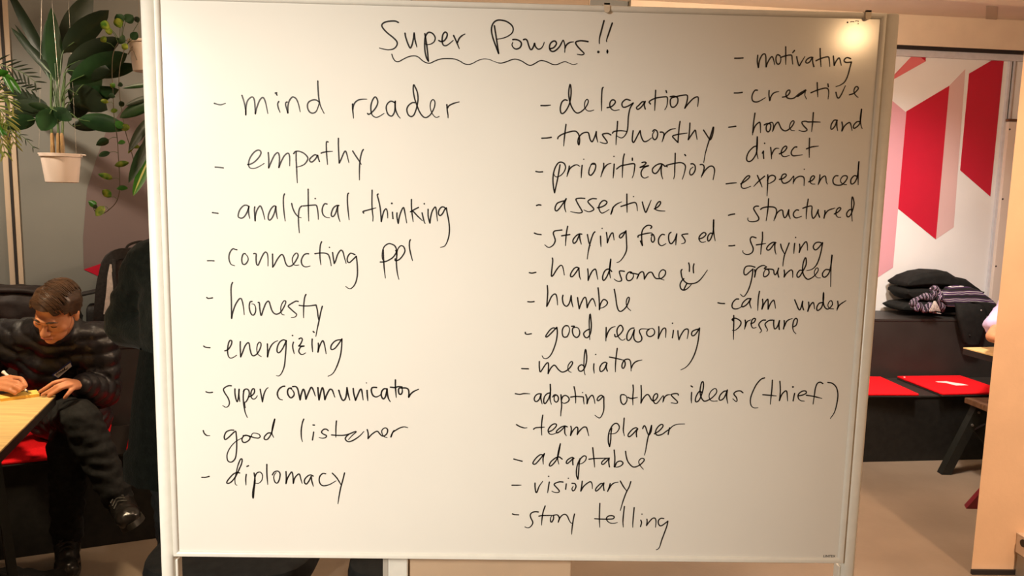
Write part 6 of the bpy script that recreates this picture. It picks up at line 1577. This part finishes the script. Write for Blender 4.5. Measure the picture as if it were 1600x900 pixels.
# pen and note pad
pn = thing('marker_pen', at(25, 597, 3.04), 'white marker pen held in the seated man\'s writing hand', 'pen')
pa, pb = at(6, 582, 3.075), at(43.5, 612.5, 3.012)
bm = BM(); tube(bm, [pa, pa.lerp(pb, 0.02), pa.lerp(pb, 0.80), pa.lerp(pb, 0.95)], [0.0045, 0.0052, 0.0052, 0.0038], 14); obj('barrel', bm, M['pen'], pn, smooth=True)
bm = BM(); q = (pb-pa).normalized(); tube(bm, [pa-q*0.004, pa+q*0.006], [0.0075, 0.006], 14); obj('end_cap', bm, M['pen'], pn, smooth=True)
bm = BM(); tube(bm, [pa.lerp(pb, 0.95), pb], [0.0034, 0.0016], 10); obj('tip', bm, M['ink'], pn, smooth=True)
pA = atz(1, 627.5, 0.7505); pB = atz(62, 619.5, 0.7505); ex = (pB-pA).normalized(); ey = V((-ex.y, ex.x, 0)); Lp = (pB-pA).length
nt = thing('note_pad', (pA+pB)/2+ey*0.04, 'pad of yellow sticky notes on the plywood table under the man\'s hands', 'note pad')
bm = BM(); prism(bm, [pA, pB, pB+ey*0.076, pA+ey*0.076], (0, 0, 0.0105)); obj('sheets', bm, M['paper_side'], nt)
bm = BM(); prism(bm, [p+V((0, 0, 0.0107)) for p in (pA, pB, pB+ey*0.076, pA+ey*0.076)], (0, 0, 0.0006)); obj('top_sheet', bm, M['paper'], nt)

# --- the person standing behind the board in a dark coat
W4 = 2.62
st_J = dict(pelvis=A(300, 640, W4), waist=A(298, 560, W4), chest=A(294, 470, W4), neck=A(296, 385, W4+.02), head=A(300, 318, W4+.02),
    sho_l=A(238, 412, W4), elb_l=A(196, 508, W4+.06), wri_l=A(285, 540, W4-.12), sho_r=A(362, 410, W4+.02), elb_r=A(392, 520, W4+.05), wri_r=A(330, 560, W4-.12),
    hip_l=A(272, 650, W4), kne_l=A(285, 850, W4+.02), ank_l=V((0, 0, 0)), toe_l=V((0, 0, 0)), hip_r=A(328, 650, W4), kne_r=A(345, 850, W4+.02), ank_r=V((0, 0, 0)), toe_r=V((0, 0, 0)))
for s in 'lr':
    kz = st_J['kne_'+s]; st_J['ank_'+s] = V((kz.x+0.01, kz.y+0.03, 0.09)); st_J['toe_'+s] = V((kz.x+0.02, kz.y-0.12, 0.05))
stp = dict(J=st_J, loc=V((st_J['pelvis'].x, st_J['pelvis'].y, 0)), label='person standing behind the whiteboard post in a long dark green black coat', head_up=(0, 0, 1), head_fwd=(0.5, -1, -0.1),
    top=dict(name='long_coat', mat='fleece', arm=[0.088, 0.072, 0.054], trunk=[0.165, 0.155, 0.155], amp=0.008), hair='round', hair_mat='hair_dark', sole_l=V((0, 0, -1)), sole_r=V((0, 0, -1)), leg=[0.10, 0.078, 0.056])
so, sbody, stop_, sR, seb = person(stp)
# coat skirt
pz = st_J['pelvis']; secs = []
for z, rx, ry, dx in ((pz.z+0.22, 0.155, 0.135, 0), (pz.z+0.05, 0.185, 0.165, 0), (pz.z-0.12, 0.205, 0.18, 0.0), (0.70, 0.215, 0.185, -0.005), (0.62, 0.218, 0.188, -0.005)):
    secs.append([V((pz.x+dx+rx*math.cos(k*2*math.pi/36)*(1+0.02*math.sin(k*1.9)), pz.y+ry*math.sin(k*2*math.pi/36)*(1+0.03*math.sin(k*2.7)), z)) for k in range(36)])
bm = BM(); Rr = [[bm.verts.new(p) for p in s] for s in secs]
for i in range(len(Rr)-1):
    for k in range(36): bm.faces.new((Rr[i][k], Rr[i][(k+1) % 36], Rr[i+1][(k+1) % 36], Rr[i+1][k]))
bmesh.ops.solidify(bm, geom=bm.faces[:], thickness=0.008); obj('coat_skirt', bm, M['fleece'], so, smooth=80)

# --- the person in a lilac shirt on the right, almost hidden by the wall end
rs = WR @ V((2.52, 0.24, 0))
W5 = (V((rs.x, rs.y, 0.55))-CAM).dot(CF)
el_w = 4.28
rp_J = dict(pelvis=V((rs.x, rs.y, SH+0.125)), waist=V((rs.x-0.0, rs.y-0.03, 0.70)), chest=V((rs.x-0.0, rs.y-0.07, 0.90)), neck=V((rs.x, rs.y-0.08, 1.08)), head=V((rs.x, rs.y-0.12, 1.22)),
    sho_r=V((rs.x-0.17, rs.y-0.07, 1.02)), elb_r=A(1550, 526, el_w), wri_r=A(1600, 540, el_w-.20),
    sho_l=V((rs.x+0.17, rs.y-0.07, 1.03)), elb_l=V((rs.x+0.22, rs.y-0.18, 0.82)), wri_l=V((rs.x+0.08, rs.y-0.36, 0.79)),
    hip_r=V((rs.x-0.09, rs.y-0.02, SH+0.12)), kne_r=V((rs.x-0.10, rs.y-0.42, 0.50)), ank_r=V((rs.x-0.10, rs.y-0.44, 0.09)), toe_r=V((rs.x-0.11, rs.y-0.60, 0.05)),
    hip_l=V((rs.x+0.09, rs.y-0.02, SH+0.12)), kne_l=V((rs.x+0.11, rs.y-0.42, 0.50)), ank_l=V((rs.x+0.12, rs.y-0.44, 0.09)), toe_l=V((rs.x+0.13, rs.y-0.60, 0.05)))
rpp = dict(J=rp_J, loc=V((rs.x, rs.y, 0)), label='person in a lilac shirt seated at the right table behind the wall end', head_up=(0, -0.25, 1), head_fwd=(0.15, -1, -0.35),
    top=dict(name='lilac_shirt', mat='lilac', arm=[0.072, 0.066, 0.062], trunk=[0.135, 0.130, 0.135], amp=0.014, short=True, collar=False), hair='round', hair_mat='hair_dark', sole_l=V((0, 0, -1)), sole_r=V((0, 0, -1)))
ro, rbody, rtop, rR, reb = person(rpp)
